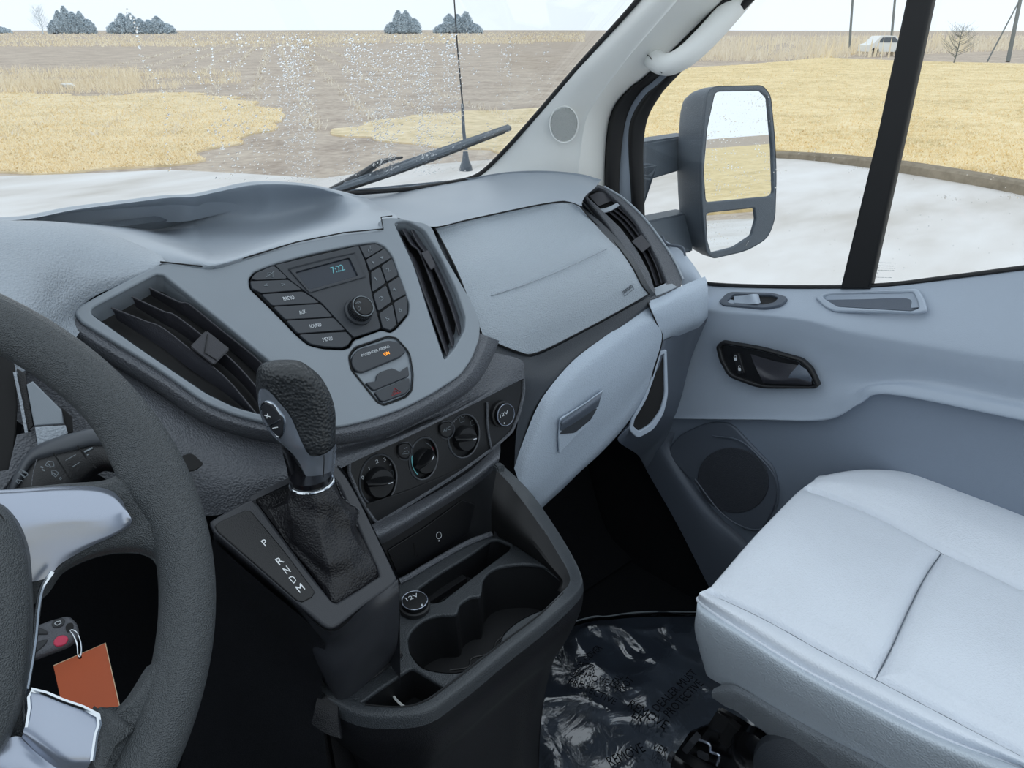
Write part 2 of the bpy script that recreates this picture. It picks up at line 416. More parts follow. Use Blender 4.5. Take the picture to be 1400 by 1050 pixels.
ob('stubble_rows', meshof(v, f), M['stub'], kind='stuff', label='pale stubble rows running away to the horizon in the tilled field', cat='stubble', sm=False)
# plastic litter lying on the weeds
lit = G(94, 122); m = lathe(lit+Vector((0, 0, .02)), (.2, .1, 1), [(.02, 0), (.2, .02), (.26, .08), (.16, .15), (.02, .17)], 10)
for q in m.vertices: q.co += Vector((noise.noise(q.co*6), noise.noise(q.co*7), noise.noise(q.co*5)))*.07
ob('litter_bag', m, M['trim'], label='small white scrap of litter lying in the weeds at left', cat='litter')

# trees on the horizon
def clump(px0, px1, pytop, dist, name, label, spires, seed, grp):
    R_ = random.Random(seed); ms = []; a = P(px0, 42, t=dist); b = P(px1, 42, t=dist); base = GZ-1
    wd = (b-a).length; h = (42-pytop)/F*dist
    cs = []
    for k in range(spires):
        u = (k+.5)/spires; c = a.lerp(b, u); hh = h*(.55+.45*R_.random())*(1 if .15 < u < .85 else .6)
        cs.append((c, hh, wd/spires*.85))
    root = thing(name, ((a+b)/2).to_tuple()[:2]+(base,), label, 'trees' if spires > 1 else 'tree', grp)
    v = []; f = []
    tr = []
    for c, hh, r in cs:
        tr.append(tube([Vector((c.x, c.y, base)), Vector((c.x, c.y, base+hh*.8))], r*.06, 6))
        tr.append(lathe(Vector((c.x, c.y, GZ)), (0, 0, 1), [(r*.3, 0), (r*.65, hh*.12), (r*.65, hh*.4), (r*.45, hh*.6), (r*.2, hh*.78), (r*.03, hh*.88)], 14))
        for q in tr[-1].vertices: q.co += Vector((noise.noise(q.co*.6), noise.noise(q.co*.6+Vector((5, 0, 0))), noise.noise(q.co*.6+Vector((0, 5, 0)))))*r*.5
        for q in range(1500):
            t = R_.random()**.8; z = GZ+hh*(.03+.97*t); rr = r*(1-t**3)*(.7+.4*R_.random())
            an = R_.uniform(0, 2*pi); s = r*.24
            p = Vector((c.x+cos(an)*rr, c.y+sin(an)*rr, z)); k = len(v)
            d1 = Vector((R_.uniform(-1, 1), R_.uniform(-1, 1), R_.uniform(-1, 1)))*s; d2 = Vector((R_.uniform(-1, 1), R_.uniform(-1, 1), R_.uniform(-1, 1)))*s
            v += [p, p+d1, p+d2]; f.append((k, k+1, k+2))
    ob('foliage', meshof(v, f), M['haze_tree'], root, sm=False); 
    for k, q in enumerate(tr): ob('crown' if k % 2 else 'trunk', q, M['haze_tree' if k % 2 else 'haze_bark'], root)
def bare(px, pytop, dist, label, seed, mt, wpx, twig=.012):
    R_ = random.Random(seed); c = P(px, 43, t=dist); c.z = GZ; h = (44-pytop)/F*dist; ms = []
    root = thing('bare_tree', c, label, 'tree')
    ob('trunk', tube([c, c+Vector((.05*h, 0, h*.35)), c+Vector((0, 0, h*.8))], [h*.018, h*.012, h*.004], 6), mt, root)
    k = wpx/F*dist
    for i in range(34):
        u = R_.uniform(.12, .7); p0 = c+Vector((0, 0, h*u)); a = R_.uniform(0, 2*pi)
        e = p0+Vector((cos(a)*k, sin(a)*k, h*.35))*R_.uniform(.5, 1)*(1.15-u)
        ms.append(tube([p0, p0.lerp(e, .5)+Vector((0, 0, -.03*h)), e], [h*.006, h*.004, h*.0015], 4))
        for j in range(4):
            q = p0.lerp(e, R_.uniform(.4, .95)); ms.append(tube([q, q+Vector((R_.uniform(-1, 1)*k*.3, R_.uniform(-1, 1)*k*.3, h*.13))], [h*.0025, h*.001], 3))
    ob('branches', join(ms), mt, root)
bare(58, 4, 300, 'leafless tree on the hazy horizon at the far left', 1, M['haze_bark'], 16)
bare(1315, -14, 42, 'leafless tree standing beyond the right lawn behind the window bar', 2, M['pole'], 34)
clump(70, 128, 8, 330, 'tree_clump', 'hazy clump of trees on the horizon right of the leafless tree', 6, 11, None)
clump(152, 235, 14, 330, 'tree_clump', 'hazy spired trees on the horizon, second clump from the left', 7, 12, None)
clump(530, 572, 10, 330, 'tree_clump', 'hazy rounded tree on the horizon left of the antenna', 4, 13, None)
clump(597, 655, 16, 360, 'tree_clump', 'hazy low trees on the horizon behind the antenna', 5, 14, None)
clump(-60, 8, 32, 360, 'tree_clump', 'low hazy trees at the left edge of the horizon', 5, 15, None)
def upole(a, b, dist, r, label, slant=False):
    p0 = P(*a, t=dist); p1 = P(*b, t=dist)
    p0.z = min(p0.z, GZ)
    ob('utility_pole' if not slant else 'guy_wire', tube([p0, p1], [r, r*.8], 8), M['pole'], None, label, 'pole' if not slant else 'wire')
upole((1166, 45), (1170, -60), 60, .11, 'distant utility pole right of the side mirror')
upole((1223, 45), (1229, -60), 60, .11, 'distant utility pole just left of the window bar')
upole((1386, 56), (1403, -40), 45, .13, 'utility pole at the far right edge of the window')
upole((1358, 54), (1412, -34), 45, .05, 'slanting guy wire beside the rightmost utility pole', True)
# far parked car
cc = P(1212, 41, t=55); cc.z = GZ
dx = Vector((cos(-YAW), sin(-YAW), 0)); car = thing('car', cc, 'small pale car far off between the two utility poles', 'car')
prof = [(-2.1, .3), (-2.15, .75), (-1.5, .9), (-.9, 1.4), (.6, 1.42), (1.3, .95), (2.1, .8), (2.15, .3)]
dy = Vector((-dx.y, dx.x, 0))
ob('body', prism([cc+dx*x*.75+dy*.8+Vector((0, 0, z)) for x, z in prof], [cc+dx*x*.75-dy*.8+Vector((0, 0, z)) for x, z in prof]), M['trim'], car)
for s in (-.95, .95):
    ob('wheel', lathe(cc+dx*s-dy*.9+Vector((0, 0, .3)), dy, [(.3, 0), (.3, .2)], 12), M['rubber'], car)
ob('side_window', prism([cc-dy*.82+dx*x+Vector((0, 0, z)) for x, z in ((-.8, .95), (-.55, 1.3), (.4, 1.32), (.8, .95))], [cc-dy*.79+dx*x+Vector((0, 0, z)) for x, z in ((-.8, .95), (-.55, 1.3), (.4, 1.32), (.8, .95))]), M['housing'], car)

# ================================================================== BODY SHELL
WS = plane(P(600, 252, Z=.93), (0, -.70, -.70))
DW = plane((.90, 0, 0), (-1, 0, 0))
# windshield glass: real pane beyond what the camera sees
def wsp(px, py, off=0): return P(px, py, pl=WS, off=off)
g = [wsp(-900, 420, -.03), wsp(-300, 330, -.03), wsp(250, 290, -.03), wsp(480, 263), wsp(560, 258), wsp(612, 249), wsp(650, 238), wsp(682, 211), wsp(727, 161), wsp(790, 88), wsp(862, 8), wsp(960, -110), wsp(980, -500)]
u_ = wsp(-900, -500)
gl = g+[u_]
ob('window_1', plate([[p for p in gl]], WS, .004, .0005, px=False), M['glass'], kind='structure', sm=False)
# rain on the outside of the windshield
MP_N = [None]
def drops(pl, regs, n, seed, r0, r1, off, dens=None, streaks=()):
    R_ = random.Random(seed); o, nn = pl; u, v_, nn = frame_of(nn); V = []; Fc = []
    def one(c, r):
        k = len(V); c = c; 
        for ring, (q, h) in enumerate(((1, 0), (.75, .45), (.0, .62))):
            if q: 
                for a in range(6): V.append(c+(u*cos(a*pi/3)+v_*sin(a*pi/3)*1.25)*r*q-nn*h*r)
            else: V.append(c-nn*h*r)
        for a in range(6):
            b = (a+1) % 6; Fc.append((k+a, k+6+a, k+6+b, k+b)); Fc.append((k+6+a, k+12, k+6+b))
        Fc.append(tuple(k+a for a in range(6)))
    i = 0
    while i < n:
        r = regs[i % len(regs)]; px = R_.uniform(r[0], r[2]); py = R_.uniform(r[1], r[3])
        if dens and not dens(px, py, R_): continue
        one(P(px, py, pl=pl, off=off), r0+(r1-r0)*R_.random()**3); i += 1
    for (a, b, m_) in streaks:
        for k in range(m_):
            t = k/m_; one(P(a[0]+(b[0]-a[0])*t+R_.gauss(0, 1.2)+4*sin(t*9), a[1]+(b[1]-a[1])*t+R_.gauss(0, 2), pl=pl, off=off), r0+(r1-r0)*R_.random()**2)
    if pl[1] is MP_N[0]: V = [p+nn*2*max(0, -(p-(o+nn*off)).dot(nn)) for p in V]
    me = meshof(V, Fc); bm = bmesh.new(); bm.from_mesh(me); bmesh.ops.recalc_face_normals(bm, faces=bm.faces[:]); bm.to_mesh(me); bm.free(); return me
def wd(px, py, R_):
    if py > 250-(px-480)*.1 and px > 470: return False
    if px > 640 and py > 215-(px-680)*1.08-8: return False
    if py > 248: return False
    k = noise.noise(Vector((px*.035, py*.004, 0)))
    base = .12 if px < 260 else (.45 if px < 380 else .8)
    return R_.random() < base*(.5+k*1.6)
st = [((172, 15), (222, 135), 34), ((225, 140), (228, 240), 22), ((262, 50), (282, 140), 26), ((284, 50), (300, 150), 26), ((344, 180), (360, 245), 18), ((290, 170), (330, 240), 20), ((310, 245), (345, 190), 16)]
ob('raindrops', drops(WS, [(250, 45, 760, 250), (380, 50, 700, 250), (480, 60, 700, 240)], 4600, 21, .0007, .0019, -.0025, wd, st), M['drop'], None, 'small raindrops spattered over the windshield', 'raindrops', kind='stuff')
# black seal round the windshield
sealp = [(440, 266), (480, 263), (560, 257), (612, 249), (650, 239), (682, 211), (727, 161), (790, 88), (862, 8), (960, -110)]
ob('trim_1', tube([wsp(x+2, y+1, .006) for x, y in sealp], .0045, 8, sub=6), M['rubber'], kind='structure')
# outer cowl/bonnet under the windshield
cw = [[wsp(-600, 392, -.06), wsp(0, 330, -.06), wsp(300, 292, -.06), wsp(480, 270, -.06), wsp(620, 262, -.06), wsp(720, 262, -.06)]]
cw.append([p+Vector((0, .10, -.07)) for p in cw[0]]); cw.append([p+Vector((0, .3, -.22)) for p in cw[1]]); cw.append([p+Vector((0, .5, -.55)) for p in cw[2]])
ob('bonnet', patch(cw, 4, 4, .01), M['housing'], kind='structure')

# rest of the cab: headliner, rear bulkhead, driver's side
def slab(pts, th, mt, name):
    n_ = (pts[1]-pts[0]).cross(pts[2]-pts[0]).normalized(); ob(name, prism(pts, [p+n_*th for p in pts]), mt, kind='structure')
V3 = lambda *a: Vector(a)
0 and slab([V3(-.95, .30, 1.84), V3(.95, .30, 1.84), V3(.95, -1.5, 1.90), V3(-.95, -1.5, 1.90)], .03, M['trim'], 'ceiling')
0 and slab([V3(-.95, -1.5, 0), V3(.95, -1.5, 0), V3(.95, -1.5, 1.9), V3(-.95, -1.5, 1.9)], .03, M['door'], 'wall_back')
slab([V3(-.95, -1.5, 0), V3(-.95, -.35, 0), V3(-.95, -.35, 1.86), V3(-.95, -1.5, 1.9)], .03, M['door'], 'wall_left_rear')
slab([V3(.92, -1.5, 0), V3(.92, -.35, 0), V3(.92, -.35, 1.86), V3(.92, -1.5, 1.9)], .03, M['door'], 'wall_right_rear')
slab([V3(.92, -.35, 0), V3(.92, .20, 0), V3(.92, .20, .86), V3(.92, -.35, .9)], .03, M['door'], 'wall_right')
# A-pillar trim
pe = [(600, 262), (650, 242), (690, 207), (735, 155), (788, 93), (857, 19), (930, -65)]
pr = [(780, 290), (790, 235), (800, 166), (820, 130), (846, 95), (872, 62), (965, -45)]
po = [(828, 300), (826, 249), (829, 185), (838, 148), (860, 120), (893, 93), (1020, -35)]
E_ = [wsp(x, y, .004) for x, y in pe]
Rg = [P(x, y, X=xx) for (x, y), xx in zip(pr, (.79, .79, .785, .78, .775, .77, .76))]
Ou = [P(x, y, X=xx) for (x, y), xx in zip(po, (.865, .865, .865, .865, .86, .86, .85))]
mid = [E_[i].lerp(Rg[i], .5)+Vector((-.012, -.008, .004)) for i in range(7)]
Rg2 = [Rg[i].lerp(Ou[i], .14)+Vector((-.004, -.002, 0)) for i in range(7)]
pil = ob('trim_2', patch([E_, E_[:0]+[E_[i].lerp(mid[i], .12)+Vector((-.004, -.004, 0)) for i in range(7)], mid, [Rg[i].lerp(mid[i], .12) for i in range(7)], Rg2, Ou, [p+Vector((.02, 0.02, 0)) for p in Ou]], 6, 5), M['trim'], kind='structure', label='light grey A-pillar trim with round tweeter cover')
# tweeter grille
tp = [P(x, y, t=None, pl=plane((mid[2]+Rg[2])*.5, (Rg[2]-E_[2]).cross(Rg[3]-Rg[2]))) for x, y in [(771, 170)]][0]
tn = (Rg[2]-E_[2]).cross(Rg[3]-Rg[1]).normalized()
if tn.dot(CAM-tp) < 0: tn = -tn
TW = (P(771, 170, pl=(mid[2].lerp(Rg[2], .45), tn)), tn)
def ell(cx, cy, rx, ry, n=28, rot=0):
    return [(cx+cos(2*pi*k/n)*rx*cos(rot)-sin(2*pi*k/n)*ry*sin(rot), cy+cos(2*pi*k/n)*rx*sin(rot)+sin(2*pi*k/n)*ry*cos(rot)) for k in range(n)]
M['tweet'] = mat('tweeter_grille', c8(186, 188, 185), .7, grain=1, gscale=700)
ob('tweeter_grille', join([plate([ell(771, 170, 18, 23)], TW, .012, .001, off=.016)]), M['tweet'], pil)
ob('tweeter_rim', tube([P(x, y, pl=TW, off=.0165) for x, y in ell(771, 170, 19.5, 25)], .0012, 6, closed=True), M['trim'], pil)
# door seals and painted frame behind the pillar
s1 = [(848, 310), (846, 254), (850, 195), (858, 155), (876, 125), (908, 97), (1040, -35)]
s2 = [(865, 312), (863, 272), (859, 200), (863, 162), (882, 130), (914, 102), (1048, -33)]
s3 = [(882, 330), (880, 260), (879, 205), (884, 165), (900, 134), (926, 104), (1062, -30)]
def rowX(r, x): return [P(a, b, X=x) for a, b in r]
def midr(a, b, dx): return [p.lerp(q, .5)+Vector((dx, 0, 0)) for p, q in zip(a, b)]
a_ = rowX(po, .868); b_ = rowX(s1, .873)
ob('trim_3', patch([a_, midr(a_, b_, -.012), b_, [p+Vector((.01, .01, 0)) for p in b_]], 6, 5), M['rubber'], kind='structure')
c_ = rowX(s1, .885); d_ = rowX(s2, .89)
ob('trim_4', patch([c_, d_], 6, 2), M['door'], kind='structure')
e_ = rowX(s2, .885); f_ = rowX(s3, .888)
ob('trim_5', patch([e_, midr(e_, f_, -.010), f_, [p+Vector((.012, .01, 0)) for p in f_]], 6, 5), M['rubber'], kind='structure')
a2 = rowX([(812, 290), (812, 250), (816, 205), (824, 182)], .862); b2 = rowX([(826, 292), (826, 250), (828, 205), (829, 185)], .866)
ob('trim_6', patch([a2, b2], 4, 2), M['gap'], kind='structure')
# grab handle on the pillar
gr = thing('grab_handle', P(900, 80, X=.74), 'light grey grab handle bolted along the A-pillar trim', 'handle')
def gx(x, y, t): return P(x, y, t=t)
hp = [gx(884, 66, 1.32), gx(896, 82, 1.28), gx(914, 88, 1.245), gx(938, 76, 1.225), gx(966, 50, 1.215), gx(1000, 12, 1.21), gx(1040, -36, 1.21)]
ob('grip', tube(hp, [.019, .019, .0185, .0195, .0205, .021, .021], 14, sub=6), M['trim'], gr)
ob('end_mount', tube([gx(893, 58, 1.38), gx(890, 68, 1.33), gx(900, 84, 1.285)], [.026, .0225, .020], 14, sub=4), M['trim'], gr)
ob('cover_line', tube([gx(879, 74, 1.285), gx(888, 77, 1.262), gx(898, 92, 1.25), gx(905, 100, 1.245)], .0007, 5, sub=4), M['gap'], gr)
# dark strip between handle and pillar is the gap itself; trim behind
# windscreen wiper lying on the glass
wp = thing('windshield_wiper', wsp(470, 262, -.02), 'black windshield wiper parked at the foot of the glass', 'wiper')
ob('blade', join([tube([wsp(455, 262, -.012), wsp(520, 240, -.012), wsp(600, 209, -.012), wsp(697, 175, -.012)], [.008, .0085, .0075, .0065], 8, sub=5, flat=.8)]), M['housing'], wp)
ob('rubber_lip', tube([wsp(456, 265, -.006), wsp(560, 230, -.006), wsp(690, 180, -.006)], .0035, 6, sub=5), M['rubber'], wp)
ob('spoiler_ridge', tube([wsp(470, 252, -.02), wsp(560, 219, -.02), wsp(695, 172, -.018)], .003, 6, sub=5), M['housing'], wp)
ob('arm', tube([wsp(440, 268, -.05), wsp(495, 238, -.035), wsp(520, 222, -.025), wsp(550, 215, -.02)], [.014, .013, .010, .004], 8, sub=5, flat=.5), M['rubber'], wp)
# antenna on the wing outside
ab = P(637, 232, pl=WS, off=-.14); an = thing('antenna', ab, 'thin black whip antenna standing outside the windshield', 'antenna')
def ap(x, y): return P(x, y, pl=plane(ab, ray(637, 232)))
ob('whip', tube([ap(633, 150), ap(625, 60), ap(619, -30)], [.0022, .0018, .0015], 6), M['rubber'], an)
ob('spring_sleeve', tube([ap(637, 205), ap(634, 180), ap(632, 142)], [.005, .0042, .0034], 8), M['housing'], an)
ob('foot', lathe(ap(637, 233), (0, 0, 1), [(.017, 0), (.015, .01), (.009, .025), (.006, .045)], 12), M['housing'], an)

# door window with division bar
dg = [(870, 340), (882, 260), (882, 200), (890, 160), (915, 122), (1060, -60), (2100, -160), (2100, 380), (1400, 372), (1190, 396), (940, 396)]
ob('window_2', plate([[P(x, y, X=.905) for x, y in dg]], DW, .004, .0005, px=False, off=-.005), M['glass'], kind='structure', sm=False)
DW2 = plane((.905, 0, 0), (-1, 0, 0))
def wd2(px, py, R_): return (px > 885+(200-py)*.1) and R_.random() < .5
ob('raindrops', drops(DW2, [(900, 90, 1220, 385), (1060, 60, 1240, 385), (1190, 150, 1400, 360)], 160, 31, .0006, .0012, -.003, wd2,
   [((1283, 268), (1310, 272), 14), ((1370, 267), (1400, 270), 14), ((1160, 231), (1185, 232), 10), ((1060, 234), (1072, 234), 6), ((1290, 45), (1290, 46), 1)]), M['drop'], None, 'sparse raindrops on the side window', 'raindrops', kind='stuff')
bar = [(1300, -300), (1338, -300), (1232, 200), (1189, 396), (1148, 396), (1200, 180)]
bar[0] = (1302, -300)
ob('trim_7', plate([[bar[0], bar[1], bar[2], bar[3], bar[4], bar[5]]], plane((.885, 0, 0), (-1, 0, 0)), .02, .004), M['rubber'], kind='structure', label='black division bar of the side window')
ob('trim_8', tube([P(x, y, X=.893) for x, y in [(936, 372), (962, 387), (1060, 392), (1190, 391), (1300, 379), (1400, 366), (1560, 346)]], .004, 8, sub=5), M['rubber'], kind='structure')
# etched glass mark
et = []
R_ = random.Random(4)
for y, x0, x1 in ((359, 1201, 1217), (363, 1196, 1222), (366, 1194, 1224), (369, 1192, 1222), (373, 1196, 1200), (379, 1198, 1216), (387, 1203, 1212), (390, 1203, 1212)):
    x = x0
    while x < x1:
        l = R_.uniform(1, 3); et.append(tube([P(x, y+(x-x0)*.03, X=.897), P(x+l, y+(x-x0+l)*.03, X=.897)], .0004, 4)); x += l+R_.uniform(.8, 1.6)
M['etch'] = mat('etched_glass_print', c8(150, 156, 160), .8)
ob('etched_mark', join(et), M['etch'], bpy.data.objects['window_2'], kind='stuff')

# side mirror
mc = P(1010, 235, X=1.16); d0 = (P(1010, 183, X=1.16)-CAM).normalized(); want = Vector((.42, -.90, 0.0)).normalized()
mn = (want-d0).normalized(); MP = (mc, mn); MP_N[0] = mn
mir = thing('side_mirror', P(1000, 350, pl=MP), 'dark grey towing side mirror with two mirror glasses outside the window', 'mirror')
hous = [(967, 118), (1043, 116), (1054, 130), (1060, 190), (1062, 240), (1060, 300), (1050, 326), (1022, 343), (975, 354), (966, 346), (960, 290), (958, 220), (963, 160)]
mg = [(978, 125), (1040, 124), (1050, 134), (1056, 200), (1058, 268), (965, 277), (962, 235), (967, 175)]
lg = [(965, 291), (1032, 284), (1034, 300), (1028, 322), (1004, 338), (972, 346), (967, 330)]
ob('bezel_face', plate([rnd(hous, .4, 4), list(reversed(rnd(mg, .12, 3))), list(reversed(rnd(lg, .15, 3)))], MP, .012, .003), M['housing'], mir)
# housing shell: from face outline back to smaller outline
def inpx(px, py): return (968 < px < 1054 and 128 < py < 268) or (970 < px < 1026 and 292 < py < 335)
def shell(outl, n, depth, shrink, shift):
    L = rnd(outl, .4, 4); fr = [P(x, y, pl=MP) for x, y in L]; c = sum(fr, Vector())/len(fr); rows = []
    for k in range(6):
        t = k/5; s = 1-(1-shrink)*t**2.2
        rows.append([c+(p-c)*s-mn*depth*sin(t*pi/2)+shift*t for p in fr])
    v = [p for r in rows for p in r]; m_ = len(fr); f = []
    for i in range(5):
        for j in range(m_):
            k = (j+1) % m_; f.append((i*m_+j, i*m_+k, (i+1)*m_+k, (i+1)*m_+j))
    f.append(tuple(5*m_+j for j in range(m_)))
    me = meshof(v, f); bm = bmesh.new(); bm.from_mesh(me); bmesh.ops.recalc_face_normals(bm, faces=bm.faces[:]); bm.to_mesh(me); bm.free(); return me
ob('shell', shell(hous, 0, .11, .72, Vector((0, 0, 0))), M['housing'], mir)
ob('mirror_glass', plate([rnd([(x, y) for x, y in mg], .12, 3)], MP, .003, .0005, off=-.005), M['mirror'], mir, sm=False)
mn2 = (Vector((.62, -.78, .16)).normalized()-d0).normalized()
ob('wide_angle_glass', plate([rnd(lg, .15, 3)], MP, .003, .0005, off=-.005), M['mirror'], mir, sm=False)
ob('mirror_raindrops', drops(MP, [(965, 125, 1056, 345)], 230, 77, .0008, .0022, .0008, lambda px, py, R_: inpx(px, py)), M['drop'], mir, kind='stuff')
def arm(pts, r, fl): return tube([P(x, y, t=t) for x, y, t in pts], r, 8, sub=4, flat=fl)
A1 = [P(880, 190, X=.95), P(945, 180, t=1.66)]; 
def armbox(tl, tr, br, bl, xl, tr_t, th):
    q = [P(*tl, X=xl), P(*tr, t=tr_t), P(*br, t=tr_t), P(*bl, X=xl)]
    o = Vector((0, th, 0)); return bevm(prism(q, [p+o for p in q]), .004)
ob('upper_arm', armbox((876, 195), (948, 184), (948, 228), (876, 250), .96, 1.66, .05), M['housing'], mir)
ob('lower_arm', armbox((884, 303), (948, 290), (948, 345), (886, 352), .96, 1.66, .05), M['housing'], mir)
ob('arm_joint', armbox((876, 228), (902, 224), (892, 244), (876, 300), .95, 1.50, .04), M['housing'], mir)

# ------------------------------------------------------------------ passenger door
door = thing('door_1', P(1165, 640, X=.87), kind='structure'); 
c0 = [(925, 368), (962, 389), (1050, 393), (1130, 393), (1190, 391), (1300, 380), (1400, 367), (1560, 347)]
c1 = [(940, 408), (970, 421), (1040, 427), (1105, 435), (1165, 449), (1290, 471), (1400, 488), (1560, 510)]
c2 = [(938, 422), (970, 437), (1040, 442), (1105, 450), (1165, 466), (1290, 488), (1400, 505), (1560, 527)]
c3 = [(925, 500), (965, 500), (1040, 505), (1120, 515), (1180, 516), (1280, 520), (1400, 545), (1560, 570)]
c4 = [(910, 562), (955, 562), (1040, 562), (1120, 561), (1165, 541), (1215, 527), (1400, 561), (1560, 590)]
c5 = [(908, 572), (955, 573), (1040, 574), (1128, 574), (1172, 553), (1215, 539), (1400, 575), (1560, 604)]
def rx(r, x): return [P(a, b, X=x) for a, b in r]
up = [rx(c0, .893), [p.lerp(q, .9) for p, q in zip(rx(c0, .893), rx(c1, .838))], rx(c2, .838), rx(c3, .852), rx(c4, .838), rx(c5, .833)]
ob('upper_panel', patch(up+[[p+Vector((.022, 0, -.004)) for p in up[-1]]], 8, 6), M['door'], door)
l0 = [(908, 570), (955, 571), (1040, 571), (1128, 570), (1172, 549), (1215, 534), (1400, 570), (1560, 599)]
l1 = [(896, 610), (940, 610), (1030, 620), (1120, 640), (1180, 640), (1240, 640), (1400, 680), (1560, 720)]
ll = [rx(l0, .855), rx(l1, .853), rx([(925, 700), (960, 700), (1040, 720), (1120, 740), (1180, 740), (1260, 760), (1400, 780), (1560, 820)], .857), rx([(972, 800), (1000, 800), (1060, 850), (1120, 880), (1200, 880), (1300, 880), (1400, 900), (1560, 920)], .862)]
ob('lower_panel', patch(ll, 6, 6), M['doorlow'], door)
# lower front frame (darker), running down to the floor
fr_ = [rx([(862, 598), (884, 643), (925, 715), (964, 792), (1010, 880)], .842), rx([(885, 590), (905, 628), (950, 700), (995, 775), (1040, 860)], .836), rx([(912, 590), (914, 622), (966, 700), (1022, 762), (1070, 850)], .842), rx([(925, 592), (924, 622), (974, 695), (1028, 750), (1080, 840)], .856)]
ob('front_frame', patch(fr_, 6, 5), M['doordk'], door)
SP = plane((.846, 0, 0), (-1, 0, 0))
spo = [(915, 612), (930, 594), (966, 578), (998, 578), (1030, 612), (1058, 640), (1064, 668), (1056, 700), (1040, 728), (1018, 726), (985, 700), (950, 662), (918, 628)]
M['spk'] = mat('speaker_grille_plastic', c8(62, 66, 74), .6, grain=1., gscale=500)
ob('speaker_housing', plate([rnd(spo, .4, 4)], SP, .008, .003), M['doordk'], door)
spk = ob('speaker_grille', plate([ell(1002, 657, 49, 44, 40, .3)], SP, .004, .001, off=.003), M['spk'], door)
ob('speaker_rim', tube([P(x, y, pl=SP, off=.003) for x, y in [(974, 596), (1010, 602), (1038, 625), (1060, 655), (1062, 690), (1048, 720), (1020, 722), (985, 700), (950, 655)]], .0018, 6, sub=6), M['doordk'], spk)
# window-lift switch in its bezel on the ledge
LP = (P(1030, 408, X=.868), (P(1100, 391, X=.893)-P(1000, 391, X=.893)).cross(P(1030, 430, X=.838)-P(1030, 391, X=.893)).normalized())
if LP[1].dot(CAM-LP[0]) < 0: LP = (LP[0], -LP[1])
sw = [(982, 412), (996, 399), (1056, 400), (1077, 406), (1068, 416), (1046, 421), (988, 417)]
swi = [(993, 411), (1002, 402), (1054, 403), (1064, 407), (1058, 413), (1044, 416), (998, 414)]
sb = ob('switch_bezel', plate([rnd(sw, .35, 4), list(reversed(rnd(swi, .3, 4)))], LP, .008, .0015, off=.009), M['doordk'], door)
ob('switch_well', plate([rnd(sw, .35, 4)], LP, .002, .0004, off=.0035), M['black'], sb)
ob('window_switch', patch([[P(1004, 414, pl=LP, off=0.0060), P(1018, 415, pl=LP, off=0.0090), P(1034, 415, pl=LP, off=0.0130), P(1040, 414, pl=LP, off=0.0070)], [P(1003, 405, pl=LP, off=0.0060), P(1016, 404, pl=LP, off=0.0110), P(1028, 402, pl=LP, off=0.0170), P(1037, 402, pl=LP, off=0.0070)]], 5, 4, .002), M['door'], sb)
# coin pocket on the ledge
pk = [(1113, 406), (1129, 400), (1255, 394), (1264, 410), (1268, 424), (1252, 428), (1140, 425), (1128, 420)]
pki = [(1124, 405), (1135, 402), (1248, 399), (1254, 412), (1256, 421), (1246, 425), (1145, 419), (1135, 414)]
LP2 = (P(1190, 412, X=.866), (P(1300, 384, X=.893)-P(1120, 391, X=.893)).cross(P(1190, 450, X=.838)-P(1190, 389, X=.893)).normalized())
if LP2[1].dot(CAM-LP2[0]) < 0: LP2 = (LP2[0], -LP2[1])
pb = ob('pocket_rim', plate([rnd(pk, .25, 4), list(reversed(rnd(pki, .2, 4)))], LP2, .008, .0025, off=.006), M['door'], door)
ob('pocket_floor', plate([rnd(pki, .2, 4)], LP2, .001, .0002, off=-.001), M['doordk'], pb)
ob('pocket_wall', patch([[P(x, y, pl=LP2, off=.004) for x, y in [(1124, 403), (1180, 400), (1250, 397), (1257, 420)]], [P(x, y, pl=LP2, off=-.001) for x, y in [(1130, 410), (1180, 409), (1240, 408), (1246, 421)]]], 5, 4), M['door'], pb)
# inner door handle
HP = plane((.832, 0, .64), (-1, 0, 0.05))
hb = [(978, 474), (986, 466), (1040, 475), (1096, 491), (1109, 503), (1120, 527), (1114, 532), (1038, 532), (995, 516), (982, 492)]
hbi = [(984, 476), (990, 471), (1040, 480), (1092, 495), (1104, 507), (1113, 526), (1108, 528), (1040, 527), (999, 512), (988, 492)]
dh = ob('handle_bezel', plate([rnd(hb, .3, 4), list(reversed(rnd(hbi, .3, 4)))], HP, .012, .003, off=.006), M['black'], door)
ob('handle_well', plate([rnd(hbi, .3, 4)], HP, .002, .0004, off=-.001), M['panel'], dh)
ob('lever', patch([[P(1026, 484, pl=HP, off=.0), P(1060, 494, pl=HP, off=.001), P(1092, 500, pl=HP, off=.002), P(1104, 512, pl=HP, off=.004)], [P(1032, 500, pl=HP, off=.002), P(1055, 512, pl=HP, off=.003), P(1085, 506, pl=HP, off=.006), P(1108, 518, pl=HP, off=.008)], [P(1040, 516, pl=HP, off=.008), P(1060, 520, pl=HP, off=.010), P(1090, 520, pl=HP, off=.012), P(1110, 525, pl=HP, off=.010)], [P(1043, 524, pl=HP, off=.004), P(1060, 525, pl=HP, off=.004), P(1090, 526, pl=HP, off=.004), P(1108, 527, pl=HP, off=.004)]], 5, 5), M['slat'], dh)
ob('lever_tip', patch([[P(1092, 498, pl=HP, off=.008), P(1103, 506, pl=HP, off=.008)], [P(1080, 512, pl=HP, off=.012), P(1108, 515, pl=HP, off=.014)], [P(1078, 518, pl=HP, off=.010), P(1109, 522, pl=HP, off=.010)]], 5, 5, .002), M['doordk'], dh)
lk = ob('lock_switch', plate([rnd([(1002, 484), (1010, 483), (1018, 510), (1008, 512)], .25)], HP, .008, .0015, off=.004), M['black'], dh)
